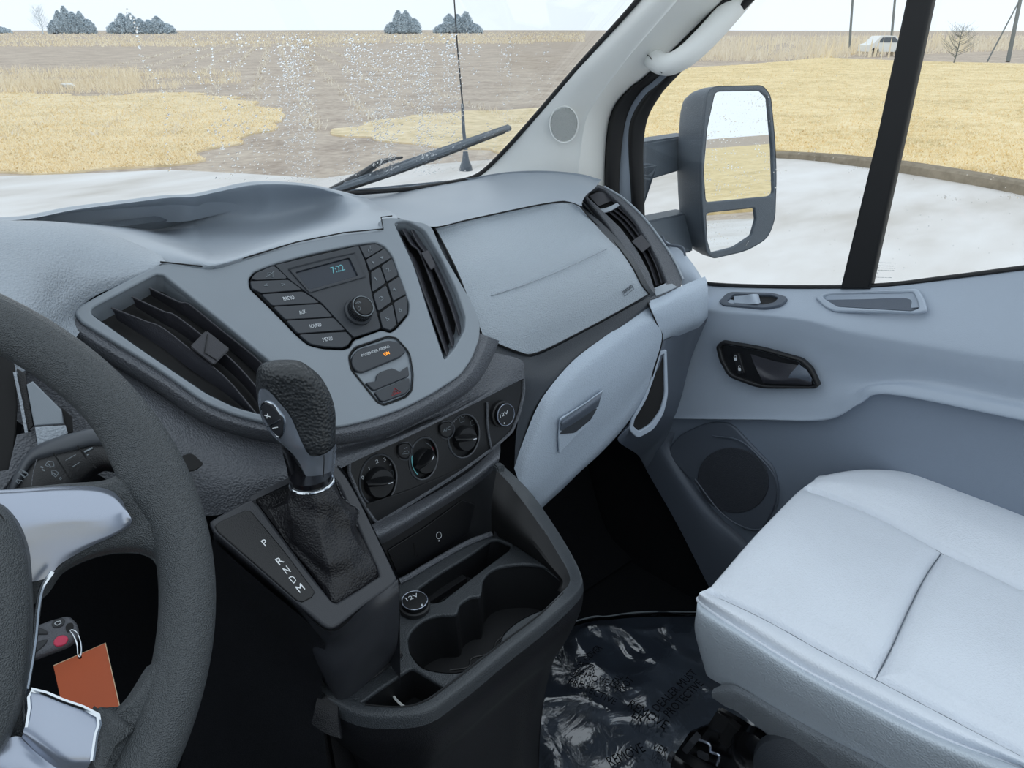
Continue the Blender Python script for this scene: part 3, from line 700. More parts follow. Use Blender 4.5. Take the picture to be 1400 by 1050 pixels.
ob('lock_icon', join([plate([rnd([(1003.5, 489), (1007, 489), (1007.5, 493), (1004, 493)], .2)], HP, .0005, .0001, off=.0048), tube([P(x, y, pl=HP, off=.0046) for x, y in [(1003.5, 489), (1004, 486.5), (1006.5, 486.5), (1007, 489)]], .0004, 4)]), M['white'], lk)
ob('unlock_icon', join([plate([rnd([(1009, 503), (1012.5, 503), (1013, 507), (1009.5, 507)], .2)], HP, .0005, .0001, off=.0048), tube([P(x, y, pl=HP, off=.0046) for x, y in [(1010, 503), (1009.5, 500.5), (1011.5, 500), (1012.5, 501)]], .0004, 4)]), M['white'], lk)
# mirror-corner trim piece between dash and window
mt = [[P(893, 322, X=.865), P(915, 332, X=.86), P(937, 348, X=.86), P(962, 385, X=.86), P(975, 430, X=.86)], [P(898, 335, X=.84), P(918, 352, X=.83), P(940, 372, X=.83), P(962, 392, X=.83), P(968, 432, X=.838)], [P(910, 370, X=.82), P(925, 385, X=.815), P(940, 395, X=.815), P(955, 408, X=.82), P(962, 436, X=.84)]]
ob('corner_trim', patch(mt, 5, 5), M['door'], door)
ob('corner_cap', tube([P(905, 322, X=.85), P(912, 334, X=.848), P(932, 338, X=.85), P(937, 350, X=.85)], [.002, .003, .003, .002], 8, sub=4), M['doordk'], door)
# ================================================================== DASHBOARD
dash = thing('dashboard', P(500, 500, Y=.8), 'dark grey moulded dashboard with storage tray and padded passenger side', 'dashboard')
CS_ = 0
CS = plane((.13, .80, .97), (0, -.77, .64))       # face of the centre stack
HV = plane((.10, .66, .72), (-.03, -.97, .24))    # face of the heater panel
def cs(x, y, off=0): return P(x, y, pl=CS, off=off)
def hv(x, y, off=0): return P(x, y, pl=HV, off=off)
def ZZ(r): return [P(x, y, Z=z) for x, y, z in r]
# storage tray in the top of the dash: front edge, floor, back wall, rim
tray = [
 [cs(-60, 330, -.03), cs(20, 335, -.03), cs(104, 368, -.03), cs(165, 360, -.03), cs(225, 372, -.02), cs(266, 374, -.016), cs(296, 378, -.016), cs(380, 352, -.016), cs(450, 336, -.016), cs(523, 324, -.016), cs(545, 312, -.016)],
 [P(-60, 312, Y=.93), P(20, 314, Y=.93), P(100, 318, Y=.93), P(165, 332, Y=.89), P(225, 356, Y=.83), cs(268, 364, .002), cs(296, 368, .002), cs(380, 342, .002), cs(450, 326, .002), cs(523, 314, .002), cs(545, 302, .0)],
 ZZ([(-60, 305, .972), (20, 308, .974), (104, 310, .976), (170, 322, .980), (230, 342, .980), (271, 354, .976), (302, 358, .972), (381, 333, .974), (450, 316, .974), (519, 301, .972), (540, 293, .968)]),
 ZZ([(-60, 302, .965), (22, 304, .965), (108, 306, .965), (176, 317, .968), (234, 334, .968), (274, 346, .964), (308, 349, .962), (384, 326, .966), (448, 309, .968), (508, 293, .968), (532, 288, .964)]),
 ZZ([(-60, 301, .92), (24, 302, .92), (110, 303, .915), (182, 310, .915), (228, 320, .916), (266, 328, .922), (294, 332, .920), (374, 320, .922), (438, 303, .934), (490, 286, .958), (520, 283, .958)]),
 ZZ([(-60, 302, .915), (26, 302, .915), (110, 301, .915), (182, 301, .915), (226, 301, .915), (258, 302, .922), (278, 307, .920), (362, 304, .924), (432, 288, .938), (480, 276, .962), (510, 276, .955)]),
 ZZ([(-60, 302, .93), (28, 301, .93), (106, 295, .935), (179, 292, .935), (228, 290, .935), (264, 288, .942), (285, 284, .945), (356, 278, .955), (426, 270, .960), (476, 269, .966), (502, 272, .952)]),
 ZZ([(-60, 302, .962), (28, 301, .965), (104, 288, .972), (178, 279, .972), (228, 273, .972), (266, 271, .974), (294, 265, .978), (352, 255, .990), (420, 256, .984), (470, 266, .968), (500, 273, .948)]),
 ZZ([(-60, 301, .966), (30, 299, .968), (100, 286, .974), (180, 276, .975), (228, 270, .975), (268, 268, .977), (298, 262, .981), (352, 251, .993), (420, 253, .986), (474, 264, .966), (504, 272, .944)]),
]
back = [p+Vector((0, .03, -.004)) for p in tray[-1]]; back2 = [p+Vector((0, .06, -.05)) for p in tray[-1]]
tm = patch(tray+[back, back2], 7, 5)
M['tray'] = mat('smooth_tray_plastic', c8(156, 164, 173), .38, var=.03, vscale=5)
ob('storage_tray', tm, M['tray'], dash)
# left hood (in front of the driver) – grained
hood = [
 [P(x, y, Y=yy) for x, y, yy in [(-160, 325, .96), (-60, 306, .96), (20, 304, .96), (100, 308, .95), (160, 324, .92), (212, 344, .86), (226, 357, .812)]],
 [P(x, y, Y=yy) for x, y, yy in [(-160, 330, .90), (-60, 306, .90), (20, 302, .90), (98, 306, .90), (156, 323, .88), (205, 346, .84), (224, 358, .808)]],
 [P(x, y, Y=yy) for x, y, yy in [(-160, 350, .84), (-60, 322, .84), (18, 318, .84), (88, 322, .84), (140, 339, .83), (190, 356, .815), (221, 360, .806)]],
 [P(x, y, Y=yy) for x, y, yy in [(-160, 384, .78), (-60, 358, .785), (8, 352, .79), (66, 354, .795), (118, 368, .80), (176, 372, .802), (214, 364, .803)]],
 [P(x, y, Y=yy) for x, y, yy in [(-160, 420, .74), (-60, 400, .745), (0, 392, .75), (50, 390, .76), (88, 398, .778), (128, 396, .792), (168, 388, .799)]],
 [P(x, y, Y=yy) for x, y, yy in [(-160, 490, .69), (-60, 470, .695), (-10, 460, .70), (36, 452, .715), (66, 444, .74), (100, 432, .782), (116, 412, .794)]],
 [P(x, y, Y=yy) for x, y, yy in [(-160, 560, .68), (-60, 540, .685), (0, 520, .69), (50, 500, .71), (90, 478, .74), (110, 452, .775), (122, 430, .80)]],
]
ob('driver_hood', patch(hood, 6, 6), M['dash'], dash)
# thin joint between hood, tray and bezel
def line(pts, r=.0009, m='gap', par=None, name='joint'):
    return ob(name, tube(pts, r, 6, sub=5), M[m], par or dash)
# strip right of the tray up to the right vent, and passenger top
topp = [
 ZZ([(440, 268, .955), (470, 270, .962), (505, 282, .962), (540, 298, .955), (575, 309, .945), (594, 312, .935)]),
 ZZ([(455, 262, .94), (500, 264, .945), (545, 272, .942), (590, 282, .936), (625, 292, .932), (660, 296, .93)]),
 ZZ([(470, 262, .925), (545, 258, .925), (610, 256, .925), (680, 262, .926), (720, 272, .927), (745, 279, .928)]),
 ZZ([(470, 256, .91), (560, 252, .915), (640, 247, .92), (700, 240, .935), (750, 250, .935), (780, 272, .93)]),
 ZZ([(470, 250, .90), (560, 248, .905), (645, 244, .915), (695, 237, .94), (760, 236, .95), (803, 246, .95)]),
]
# passenger top pad
pad = [
 ZZ([(440, 262, .915), (470, 262, .928), (560, 254, .93), (640, 246, .932), (668, 241, .94), (700, 237, .95), (745, 236, .955), (790, 240, .955), (820, 248, .95)]),
 ZZ([(440, 272, .918), (476, 264, .93), (560, 262, .932), (640, 256, .934), (675, 250, .938), (710, 246, .944), (750, 246, .948), (790, 252, .948), (812, 258, .945)]),
 ZZ([(450, 282, .92), (490, 271, .935), (570, 277, .934), (640, 276, .934), (690, 268, .935), (725, 264, .936), (760, 262, .938), (785, 264, .938), (802, 266, .938)]),
 ZZ([(460, 292, .92), (500, 280, .94), (572, 296, .936), (620, 294, .935), (670, 286, .933), (715, 278, .932), (750, 272, .932), (778, 272, .932), (796, 276, .932)]),
 ZZ([(480, 304, .92), (512, 292, .945), (560, 302, .938), (592, 310, .933), (640, 300, .932), (700, 287, .931), (745, 278, .930), (774, 275, .929), (796, 282, .926)]),
]
ob('top_pad', patch(pad, 7, 6), M['tray'], dash)
pb_ = [p+Vector((0, .02, -.01)) for p in pad[0]]
ob('top_pad_edge', patch([pad[0], pb_, [p+Vector((0, .25, -.16)) for p in pad[0]]], 6, 3), M['tray'], dash)
# airbag panel: a rounded pad with its own edge
ab_ = [
 [P(x, y, Z=z) for x, y, z in [(594, 312, .930), (640, 301, .930), (700, 288, .929), (745, 279, .928), (774, 276, .927), (792, 282, .924)]],
 [P(x, y, Z=z) for x, y, z in [(600, 322, .918), (650, 310, .92), (706, 298, .918), (755, 288, .918), (790, 288, .916), (806, 298, .91)]],
 [P(x, y, Y=z) for x, y, z in [(622, 365, .775), (678, 352, .765), (732, 340, .758), (780, 328, .750), (816, 320, .742), (838, 330, .735)]],
 [P(x, y, Y=z) for x, y, z in [(640, 410, .735), (696, 400, .722), (752, 386, .712), (800, 370, .705), (840, 355, .698), (862, 362, .69)]],
 [P(x, y, Y=z) for x, y, z in [(654, 445, .712), (702, 444, .700), (762, 428, .690), (812, 408, .682), (852, 388, .676), (876, 388, .67)]],
 [P(x, y, Y=z) for x, y, z in [(660, 461, .702), (706, 480, .690), (734, 482, .686), (800, 450, .676), (850, 423, .668), (887, 402, .664)]],
]
M['wedge'] = mat('deep_grey_plastic', c8(58, 62, 68), .45, grain=.4, gscale=800)
M['pad'] = mat('airbag_cover_plastic', c8(160, 169, 178), .4, grain=.7, gscale=480, var=.03, vscale=6)
abm = patch(ab_, 12, 10)
_c = sum((p for r in ab_ for p in r), Vector())/36
sub_ = [[p+(p-_c)*.09+(p-CAM).normalized()*.022 for p in r] for r in ab_]
ob('cover_surround', patch(sub_, 8, 8), M['wedge'], dash)
ap_ = ob('airbag_cover', abm, M['pad'], dash)
ob('cover_joint', tube([p+Vector((-.001, -.002, .001)) for p in ab_[0]]+[p+Vector((0, -.001, 0)) for p in [r[-1] for r in ab_[1:]]], .0014, 6, sub=5), M['gap'], ap_)
ob('cover_joint', tube([r[0] for r in ab_], .0014, 6, sub=5), M['gap'], ap_)
ob('lower_joint', tube([p+Vector((0, -.001, 0)) for p in ab_[-1]], .0010, 6, sub=5), M['gap'], ap_)
ob('tear_line', tube([P(672, 404, Y=.7265), P(720, 388, Y=.7185), P(770, 368, Y=.7125), P(830, 340, Y=.7075)], .0009, 5, sub=6), M['dash'], ap_)
APL = plane(P(860, 396, Y=.673), (ab_[4][5]-ab_[4][3]).cross(ab_[5][4]-ab_[3][4]))
if APL[1].dot(CAM-APL[0]) < 0: APL = (APL[0], -APL[1])
M['emboss'] = mat('embossed_mark', c8(62, 68, 74), .6)
def frame_px(pl, pts, r, off=.001): return tube([P(x, y, pl=pl, off=off) for x, y in pts], r, 5, closed=True)
ob('airbag_mark', join([text('AIRBAG', (853, 402), (865, 393), APL, .0045, off=.004, depth=.0004, bold=.02), frame_px(APL, [(851, 399), (864, 389), (867, 395), (854, 405)], .0004, .004)]), M['emboss'], ap_)

# ---- body of the dash around the bezel
# rounded lip just under/outside the bezel
brow = [(98, 424), (103, 440), (150, 472), (219, 514), (283, 556), (326, 573), (370, 583), (430, 589), (490, 582), (540, 567), (590, 542), (632, 514), (652, 484), (662, 458)]
def offp(pts, d):
    out = []
    for i, (x, y) in enumerate(pts):
        a = pts[max(i-1, 0)]; b = pts[min(i+1, len(pts)-1)]; tx, ty = b[0]-a[0], b[1]-a[1]; l = math.hypot(tx, ty)
        out.append((x-ty/l*d, y+tx/l*d))
    return out
L0 = [cs(x, y, -.004) for x, y in offp(brow, -10)]
L1 = [cs(x, y, .001) for x, y in offp(brow, 2)]
L2 = [cs(x, y, .001) for x, y in offp(brow, 8)]
L3 = [cs(x, y, -.012) for x, y in offp(brow, 18)]
L4 = [cs(x, y, -.03) for x, y in offp(brow, 22)]
ob('stack_lip', patch([L0, L1, L2, L3, L4], 6, 5), M['dashdark'], dash)
# grained mid surface between lip and heater panel / shifter, sweeping left under the wheel
mid_ = [
 [cs(x, y, -.028) for x, y in [(80, 440), (140, 486), (215, 530), (280, 572), (340, 590), (420, 600), (500, 590), (560, 572), (620, 535), (668, 480)]],
 [P(x, y, Y=yy) for x, y, yy in [(40, 470, .74), (110, 520, .73), (190, 560, .72), (270, 595, .70), (345, 615, .68), (425, 618, .675), (505, 602, .672), (575, 580, .668), (640, 548, .665), (712, 492, .665)]],
 [P(x, y, Y=yy) for x, y, yy in [(20, 520, .74), (100, 570, .72), (190, 620, .70), (270, 650, .675), (340, 655, .655), (420, 640, .652), (488, 618, .655), (560, 590, .656), (640, 552, .657), (716, 508, .66)]],
 [P(x, y, Y=yy) for x, y, yy in [(0, 560, .74), (90, 620, .72), (190, 680, .70), (280, 705, .665), (340, 690, .645), (420, 665, .645), (482, 632, .650), (560, 596, .652), (640, 556, .655), (718, 516, .658)]],
]
ob('middle_moulding', patch(mid_, 7, 6), M['dashdark'], dash)
# small dark grab slot left of the shifter
ob('coin_slot', plate([rnd([(236, 628), (262, 618), (279, 634), (270, 642), (244, 648)], .3)], plane(P(258, 632, Y=.655), (0.1, -.8, .6)), .004, .001), M['void'], dash)
# dark wedge between airbag cover and glove box, down to the heater panel's right
wedge = [
 [P(x, y, Y=yy) for x, y, yy in [(660, 463, .704), (708, 484, .692), (736, 485, .688), (800, 453, .678), (850, 426, .670), (889, 405, .666)]],
 [P(x, y, Y=yy) for x, y, yy in [(678, 482, .690), (714, 500, .682), (748, 498, .680), (800, 470, .672), (846, 440, .666), (889, 410, .662)]],
 [P(x, y, Y=yy) for x, y, yy in [(706, 500, .668), (724, 520, .665), (740, 530, .665), (770, 510, .665), (820, 470, .664), (889, 416, .660)]],
 [P(x, y, Y=yy) for x, y, yy in [(716, 515, .664), (718, 560, .665), (722, 575, .668), (742, 545, .672), (800, 485, .672), (889, 420, .665)]],
 [P(x, y, Y=yy) for x, y, yy in [(706, 590, .664), (704, 620, .668), (706, 640, .672), (730, 570, .685), (800, 490, .685), (888, 425, .675)]],
]
ob('side_moulding', patch(wedge, 6, 5), M['wedge'], dash)
# ---- glove box
gb = [
 [P(x, y, Y=yy) for x, y, yy in [(888, 418, .664), (868, 432, .664), (830, 458, .664), (785, 492, .664), (750, 532, .664), (732, 562, .666), (712, 612, .668), (703, 640, .67)]],
 [P(x, y, Y=yy) for x, y, yy in [(897, 436, .645), (874, 450, .648), (838, 478, .648), (796, 512, .648), (762, 548, .650), (744, 580, .652), (722, 632, .656), (710, 660, .66)]],
 [P(x, y, Y=yy) for x, y, yy in [(905, 462, .640), (888, 482, .640), (850, 516, .640), (812, 546, .642), (782, 580, .644), (760, 614, .648), (734, 656, .652), (716, 674, .656)]],
 [P(x, y, Y=yy) for x, y, yy in [(893, 505, .644), (876, 528, .645), (848, 560, .646), (816, 592, .648), (790, 622, .650), (768, 648, .652), (742, 674, .656), (722, 684, .66)]],
 [P(x, y, Y=yy) for x, y, yy in [(882, 540, .652), (868, 562, .652), (846, 590, .653), (820, 618, .655), (796, 640, .657), (772, 662, .66), (748, 684, .664), (738, 694, .668)]],
 [P(x, y, Y=yy) for x, y, yy in [(880, 544, .70), (866, 568, .70), (844, 596, .70), (818, 622, .70), (794, 644, .70), (772, 666, .70), (748, 688, .70), (738, 698, .70)]],
]
gbox = ob('glove_box', patch(gb, 7, 7), M['glove'], None, 'blue-grey glove box lid with recessed pull handle under the dash', 'glove box')
GP = plane(P(795, 575, Y=.6475), (gb[2][3]-gb[2][5]).cross(gb[1][4]-gb[3][4]))
if GP[1].dot(CAM-GP[0]) < 0: GP = (GP[0], -GP[1])
def gp(x, y, off=0): return P(x, y, pl=GP, off=off)
ob('handle_recess', plate([rnd([(766, 573), (800, 552), (826, 533), (820, 556), (806, 580), (786, 598), (765, 621), (764, 600)], .12)], GP, .003, .001, off=.010), M['glove'], gbox)
ob('handle_painted_shade', plate([rnd([(769, 589), (817, 558), (808, 574), (786, 592), (766, 594)], .12)], GP, .002, .0005, off=.0115), M['wedge'], gbox)  # dark plate standing in for the shade beneath the pull handle
ob('pull_handle', patch([[gp(769, 575, .013), gp(795, 557, .016), gp(824, 535, .013)], [gp(768, 580, .018), gp(795, 563, .021), gp(821, 545, .018)], [gp(767, 589, .013), gp(792, 574, .015), gp(818, 556, .012)]], 6, 5, .002), M['doordk'], gbox)
# lower knee panel right of the glove box with open pocket
kp_ = [
 [P(x, y, Y=yy) for x, y, yy in [(905, 464, .642), (893, 507, .646), (883, 542, .654), (862, 572, .66), (840, 600, .67)]],
 [P(x, y, Y=yy) for x, y, yy in [(920, 462, .638), (904, 505, .640), (893, 545, .646), (866, 582, .652), (838, 612, .662)]],
 [P(x, y, Y=yy) for x, y, yy in [(940, 450, .640), (925, 500, .640), (915, 548, .642), (880, 590, .650), (850, 618, .660)]],
 [P(x, y, X=xx) for x, y, xx in [(962, 436, .835), (935, 500, .835), (920, 548, .835), (898, 598, .835), (872, 625, .835)]],
]
# side end cap (light)
ec = [
 [P(x, y, Y=yy) for x, y, yy in [(884, 412, .666), (900, 407, .662), (932, 391, .652), (948, 384, .648), (964, 378, .644)]],
 [P(x, y, Y=yy) for x, y, yy in [(889, 424, .650), (905, 418, .646), (934, 404, .638), (952, 396, .634), (967, 388, .632)]],
 [P(x, y, Y=yy) for x, y, yy in [(897, 442, .644), (915, 436, .638), (940, 424, .630), (955, 416, .626), (968, 408, .624)]],
 [P(x, y, Y=yy) for x, y, yy in [(905, 462, .644), (920, 454, .640), (945, 444, .632), (958, 438, .628), (968, 428, .628)]],
 [P(x, y, Y=yy) for x, y, yy in [(907, 472, .66), (922, 462, .66), (945, 452, .66), (958, 446, .66), (968, 434, .66)]],
]
ob('vent_backing', patch([[P(x, y, X=xx) for x, y, xx in r] for r in ([(796, 272, .79), (815, 258, .80), (850, 270, .83), (900, 322, .84), (930, 375, .84)], [(800, 295, .77), (825, 305, .79), (855, 325, .81), (892, 360, .81), (918, 390, .81)], [(804, 300, .75), (834, 330, .76), (862, 370, .77), (884, 404, .77), (893, 415, .77)])], 5, 5), M['wedge'], dash)
ob('end_cap', patch(ec, 6, 6), M['glove'], dash)
ob('end_joint', tube([ec[0][0]+Vector((0, -.002, 0)), ec[1][0]+Vector((0, -.001, 0)), ec[2][0]+Vector((0, -.001, 0)), ec[3][0]+Vector((0, -.001, 0)), P(896, 500, Y=.6445), P(884, 538, Y=.651), P(864, 570, Y=.657)], .0013, 6, sub=5), M['gap'], dash)
ecl = [
 [P(x, y, Y=yy) for x, y, yy in [(906, 466, .646), (895, 505, .648), (884, 542, .656), (870, 566, .660), (850, 590, .668)]],
 [P(x, y, Y=yy) for x, y, yy in [(916, 462, .645), (905, 500, .647), (892, 545, .654), (874, 578, .656), (846, 604, .664)]],
 [P(x, y, X=xx) for x, y, xx in [(940, 448, .80), (930, 490, .80), (922, 540, .80), (905, 586, .80), (872, 622, .80)]],
 [P(x, y, X=xx) for x, y, xx in [(968, 434, .838), (945, 490, .838), (930, 548, .838), (912, 596, .838), (884, 640, .838)]],
]
ob('knee_panel', patch(ecl, 6, 6), M['doordk'], dash)
KP = plane(P(890, 560, Y=.645), (-.45, -.85, .15))
pkt = [(912, 478), (914, 540), (908, 566), (894, 588), (872, 600), (860, 588), (864, 572), (880, 545), (893, 508), (903, 480)]
pkti = [(908, 484), (909, 540), (903, 562), (890, 580), (874, 590), (866, 583), (868, 574), (884, 547), (897, 510), (904, 486)]
ob('pocket_rim', plate([rnd(pkt, .3, 4), list(reversed(rnd(pkti, .3, 4)))], KP, .006, .002, off=.012), M['door'], dash)
ob('pocket_floor', plate([rnd(pkti, .3, 4)], KP, .002, .0004, off=.007), M['void'], dash)

# ---- passenger side vent
SV = plane(P(870, 330, Y=.735), (ab_[3][5]-ab_[1][5]).cross(P(932, 379, Y=.652)-P(885, 405, Y=.664)))
if SV[1].dot(CAM-SV[0]) < 0: SV = (SV[0], -SV[1])
SV = (P(870, 330, X=.745), SV[1])
svo = [(797, 268), (803, 256), (812, 250), (826, 254), (850, 268), (880, 294), (905, 328), (922, 355), (933, 380), (932, 391), (908, 403), (885, 412), (881, 400), (870, 370), (850, 335), (824, 298)]
svi = [(803, 268), (808, 259), (818, 255), (828, 260), (848, 278), (868, 300), (885, 328), (900, 355), (912, 386), (896, 396), (888, 372), (872, 342), (850, 312), (825, 288)]
sv = thing('side_air_vent', P(910, 405, pl=SV), 'black curved air vent at the passenger end of the dash', 'vent')
def svp(x, y, off=0): return P(x, y, pl=SV, off=off)
ob('vent_frame', plate([rnd(svo, .3, 4), list(reversed(rnd(svi, .2, 3)))], SV, .012, .003, off=.006), M['dashdark'], sv)
ob('vent_back', plate([rnd(svi, .2, 3)], SV, .002, .0004, off=-.010), M['void'], sv)
ob('outer_edge', tube([svp(x, y, .007) for x, y in [(826, 255), (852, 271), (880, 297), (906, 331), (923, 358), (934, 382)]], .0022, 6, sub=5), M['tray'], sv)
for k, a in enumerate([[(829, 286), (852, 306), (872, 333), (888, 362), (898, 390)], [(836, 284), (858, 303), (879, 330), (896, 360), (905, 387)], [(842, 281), (864, 301), (885, 328), (901, 356), (911, 384)]]):
    ob('slat', patch([[svp(x, y, .002) for x, y in a], [svp(x+3, y-1, -.008) for x, y in a]], 6, 2, .0015), M['slat'], sv)
ob('crossbar', patch([[svp(820, 286, .006), svp(832, 283, .008), svp(844, 277, .006)], [svp(824, 291, .004), svp(835, 288, .006), svp(847, 281, .004)]], 4, 2, .003), M['dash'], sv)
ob('upper_grille', patch([[svp(806, 268, .004), svp(820, 262, .004), svp(832, 266, -.002)], [svp(818, 282, .0), svp(830, 277, -.002), svp(842, 272, -.004)]], 4, 3), M['slat'], sv)
ob('thumb_tab', bevm(prism([svp(863, 330, .008), svp(877, 320, .008), svp(890, 336, .009), svp(878, 346, .009)], [svp(868, 332, -.004), svp(877, 324, -.004), svp(886, 336, -.004), svp(878, 342, -.004)]), .0012), M['slat'], sv)
ob('lower_lip', patch([[svp(894, 394, .004), svp(904, 390, .006), svp(915, 385, .004)], [svp(897, 404, .009), svp(910, 399, .010), svp(925, 392, .009)]], 4, 4, .002), M['tray'], sv)

# ================================================================== CENTRE STACK BEZEL
st_ = thing('centre_stack', cs(440, 560), 'satin grey centre stack bezel holding radio and two air vents', 'console')
bo = [(101, 426), (108, 418), (160, 390), (218, 360), (256, 364), (292, 367), (330, 356), (405, 333), (470, 320), (523, 315), (520, 298), (540, 297), (580, 304), (592, 312), (604, 342), (625, 378), (645, 412), (657, 440), (656, 463), (646, 490), (630, 513), (592, 538), (555, 557), (510, 573), (470, 583), (420, 586), (370, 580), (326, 569), (283, 552), (219, 506), (160, 470), (111, 440)]
lv = [(119, 425), (214, 375), (224, 376), (300, 437), (376, 500), (392, 530), (394, 560), (380, 566), (356, 566), (320, 556), (283, 538), (200, 482)]
rv = [(539, 304), (560, 303), (582, 315), (604, 352), (625, 396), (637, 432), (636, 450), (622, 476), (608, 492), (604, 480), (588, 432), (566, 362)]
ro = [(340, 382), (347, 372), (375, 361), (430, 346), (490, 334), (515, 331), (527, 337), (537, 350), (548, 382), (560, 415), (559, 430), (543, 449), (534, 455), (522, 451), (484, 465), (479, 475), (470, 478), (442, 477), (422, 472), (407, 460), (370, 422), (342, 395)]
ai = [(477, 487), (485, 475), (530, 460), (542, 462), (560, 482), (565, 512), (563, 534), (555, 543), (525, 554), (516, 550), (480, 505)]
def R2(p, r=.25, n=3, mx=None): return [(q.x, q.y) for q in rnd([Vector((x, y)) for x, y in p], r, n, mx)]
bz = plate([R2(bo, .3), list(reversed(R2(lv, .2, 4, 14))), list(reversed(R2(rv, .25, 4, 10))), list(reversed(R2(ro, .3))), list(reversed(R2(ai, .3)))], CS, .012, .0022, off=.004)
bezel = ob('bezel', bz, M['bezel'], st_)
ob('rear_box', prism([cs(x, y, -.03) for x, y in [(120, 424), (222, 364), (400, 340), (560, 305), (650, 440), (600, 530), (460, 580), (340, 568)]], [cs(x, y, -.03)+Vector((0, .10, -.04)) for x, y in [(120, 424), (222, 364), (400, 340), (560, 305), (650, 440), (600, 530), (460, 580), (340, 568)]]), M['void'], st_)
def vent(par, hole, slats, dp, name='vent_well', inner=None):
    hs = R2(hole, .2, 4, 12); A = [cs(x, y, .002) for x, y in hs]; c = sum(A, Vector())/len(A)
    B = [c+(p-c)*.93-CS[1]*dp for p in A]; n = len(A)
    f = [(i, (i+1) % n, n+(i+1) % n, n+i) for i in range(n)]
    m1 = meshof(A+B, f)
    bm = bmesh.new(); bm.from_mesh(m1); bmesh.ops.recalc_face_normals(bm, faces=bm.faces[:])
    # walls of a hole look inwards
    bm.normal_update()
    for fa in bm.faces:
        if fa.normal.dot(c-fa.calc_center_median()) < 0: fa.normal_flip()
    bm.to_mesh(m1); bm.free()
    w_ = ob(name, m1, M['bezel'], par)
    tr = tessellate_polygon([B]); ob('vent_back', meshof(B, [tuple(t) for t in tr]), M['void'], par)
    return w_
vl = vent(bezel, lv, None, .028)
vr = vent(bezel, rv, None, .024)
def slat(edge, low, par=None, o1=-.004, o2=-.022, name='slat'):
    a = [cs(x, y, o1) for x, y in edge]; b = [cs(x, y, o2) for x, y in low]
    m_ = [p.lerp(q, .5)+CS[1]*.002 for p, q in zip(a, b)]
    m = patch([a, m_, b], 6, 3, .0014)
    e = tube([p+CS[1]*.0004 for p in a], .0011, 6, sub=6)
    s_ = ob(name, join([m, e]), M['slat'], st_); return s_
slat([(152, 421), (197, 439), (222, 449), (262, 480), (309, 518), (350, 566)], [(160, 437), (200, 462), (225, 478), (262, 506), (300, 532), (338, 562)])
slat([(180, 406), (223, 426), (238, 431), (272, 456), (318, 494), (352, 532), (366, 556)], [(186, 420), (226, 444), (244, 454), (276, 478), (318, 512), (346, 542), (356, 562)])
slat([(204, 394), (244, 413), (259, 417), (300, 450), (345, 486), (375, 516), (388, 544)], [(206, 404), (246, 428), (262, 438), (300, 466), (340, 500), (368, 530), (380, 556)])
ob('thumb_tab', bevm(prism([cs(259, 474, .004), cs(282, 451, .006), cs(315, 477, .006), cs(292, 500, .004)], [cs(268, 474, -.018), cs(282, 460, -.018), cs(306, 480, -.018), cs(292, 494, -.018)]), .0015), M['slat'], st_)
ob('tab_ridge', tube([cs(284, 457, .0065), cs(280, 482, .0062), cs(296, 492, .0052)], .0007, 5), M['black'], st_)
for e in ([(541, 316), (552, 340), (566, 362), (580, 402), (596, 444), (611, 487)], [(550, 314), (562, 334), (574, 346), (592, 392), (606, 434), (618, 474)], [(562, 315), (572, 334), (586, 352), (604, 388), (618, 424), (628, 458)]):
    slat(e, [(x+6, y-1) for x, y in e], o1=-.002, o2=-.016)
ob('thumb_tab', bevm(prism([cs(575, 346, .006), cs(586, 341, .006), cs(596, 364, .006), cs(589, 370, .006)], [cs(578, 350, -.012), cs(584, 347, -.012), cs(592, 364, -.012), cs(588, 366, -.012)]), .0014), M['slat'], st_)
ob('bezel_joint', tube([cs(x, y, .0052) for x, y in [(219, 358), (256, 362), (292, 366), (330, 354), (405, 331), (470, 318), (524, 313), (521, 297), (536, 295)]], .0009, 5, sub=1), M['gap'], st_)
# ---- radio
ra = thing('car_radio', cs(450, 470), 'dark grey car radio with clock display and menu buttons', 'radio')
ob('face', plate([R2([(342, 382), (349, 374), (376, 363), (430, 348), (490, 336), (514, 333), (525, 339), (535, 351), (546, 383), (557, 415), (557, 429), (542, 447), (534, 452), (522, 448), (482, 462), (476, 472), (469, 475), (443, 474), (424, 470), (409, 458), (372, 421), (344, 394)], .3)], CS, .006, .001, off=.0025), M['gap'], ra)
def btn(pts, off=.0065, m='button', lab=None, name='button', par=None, dp=.005, r=.14, shr=.6):
    c = (sum(p[0] for p in pts)/len(pts), sum(p[1] for p in pts)/len(pts))
    q = []
    for x, y in pts:
        d = math.hypot(x-c[0], y-c[1]); k = (d-shr)/d; q.append((c[0]+(x-c[0])*k, c[1]+(y-c[1])*k))
    return ob(name, plate([R2(q, r, 3)], CS, dp, .0008, off=off), M[m], par or ra, lab)
btn([(343, 381), (349, 373), (375, 362), (395, 381), (350, 383)], r=.2)
btn([(342, 384), (395, 382), (414, 396), (357, 401), (344, 394)], r=.15)
btn([(357, 402), (415, 398), (438, 414), (372, 418)], name='radio_button')
btn([(373, 419), (439, 415), (456, 433), (390, 437)], name='aux_button')
btn([(391, 438), (457, 434), (473, 451), (407, 456)], name='sound_button')
btn([(408, 457), (474, 453), (482, 463), (476, 472), (469, 475), (443, 474), (424, 470)], name='menu_button', r=.2)
btn([(491, 336), (514, 333), (525, 339), (500, 354)], r=.12)
btn([(500, 355), (526, 339), (536, 352), (506, 370)], r=.1)
btn([(507, 371), (520, 364), (528, 387), (509, 400)], name='preset_button')
btn([(521, 363), (536, 353), (545, 376), (529, 386)], name='preset_button')
btn([(510, 402), (528, 389), (536, 413), (517, 426)], name='preset_button')
btn([(530, 387), (546, 377), (556, 402), (538, 412)], name='preset_button')
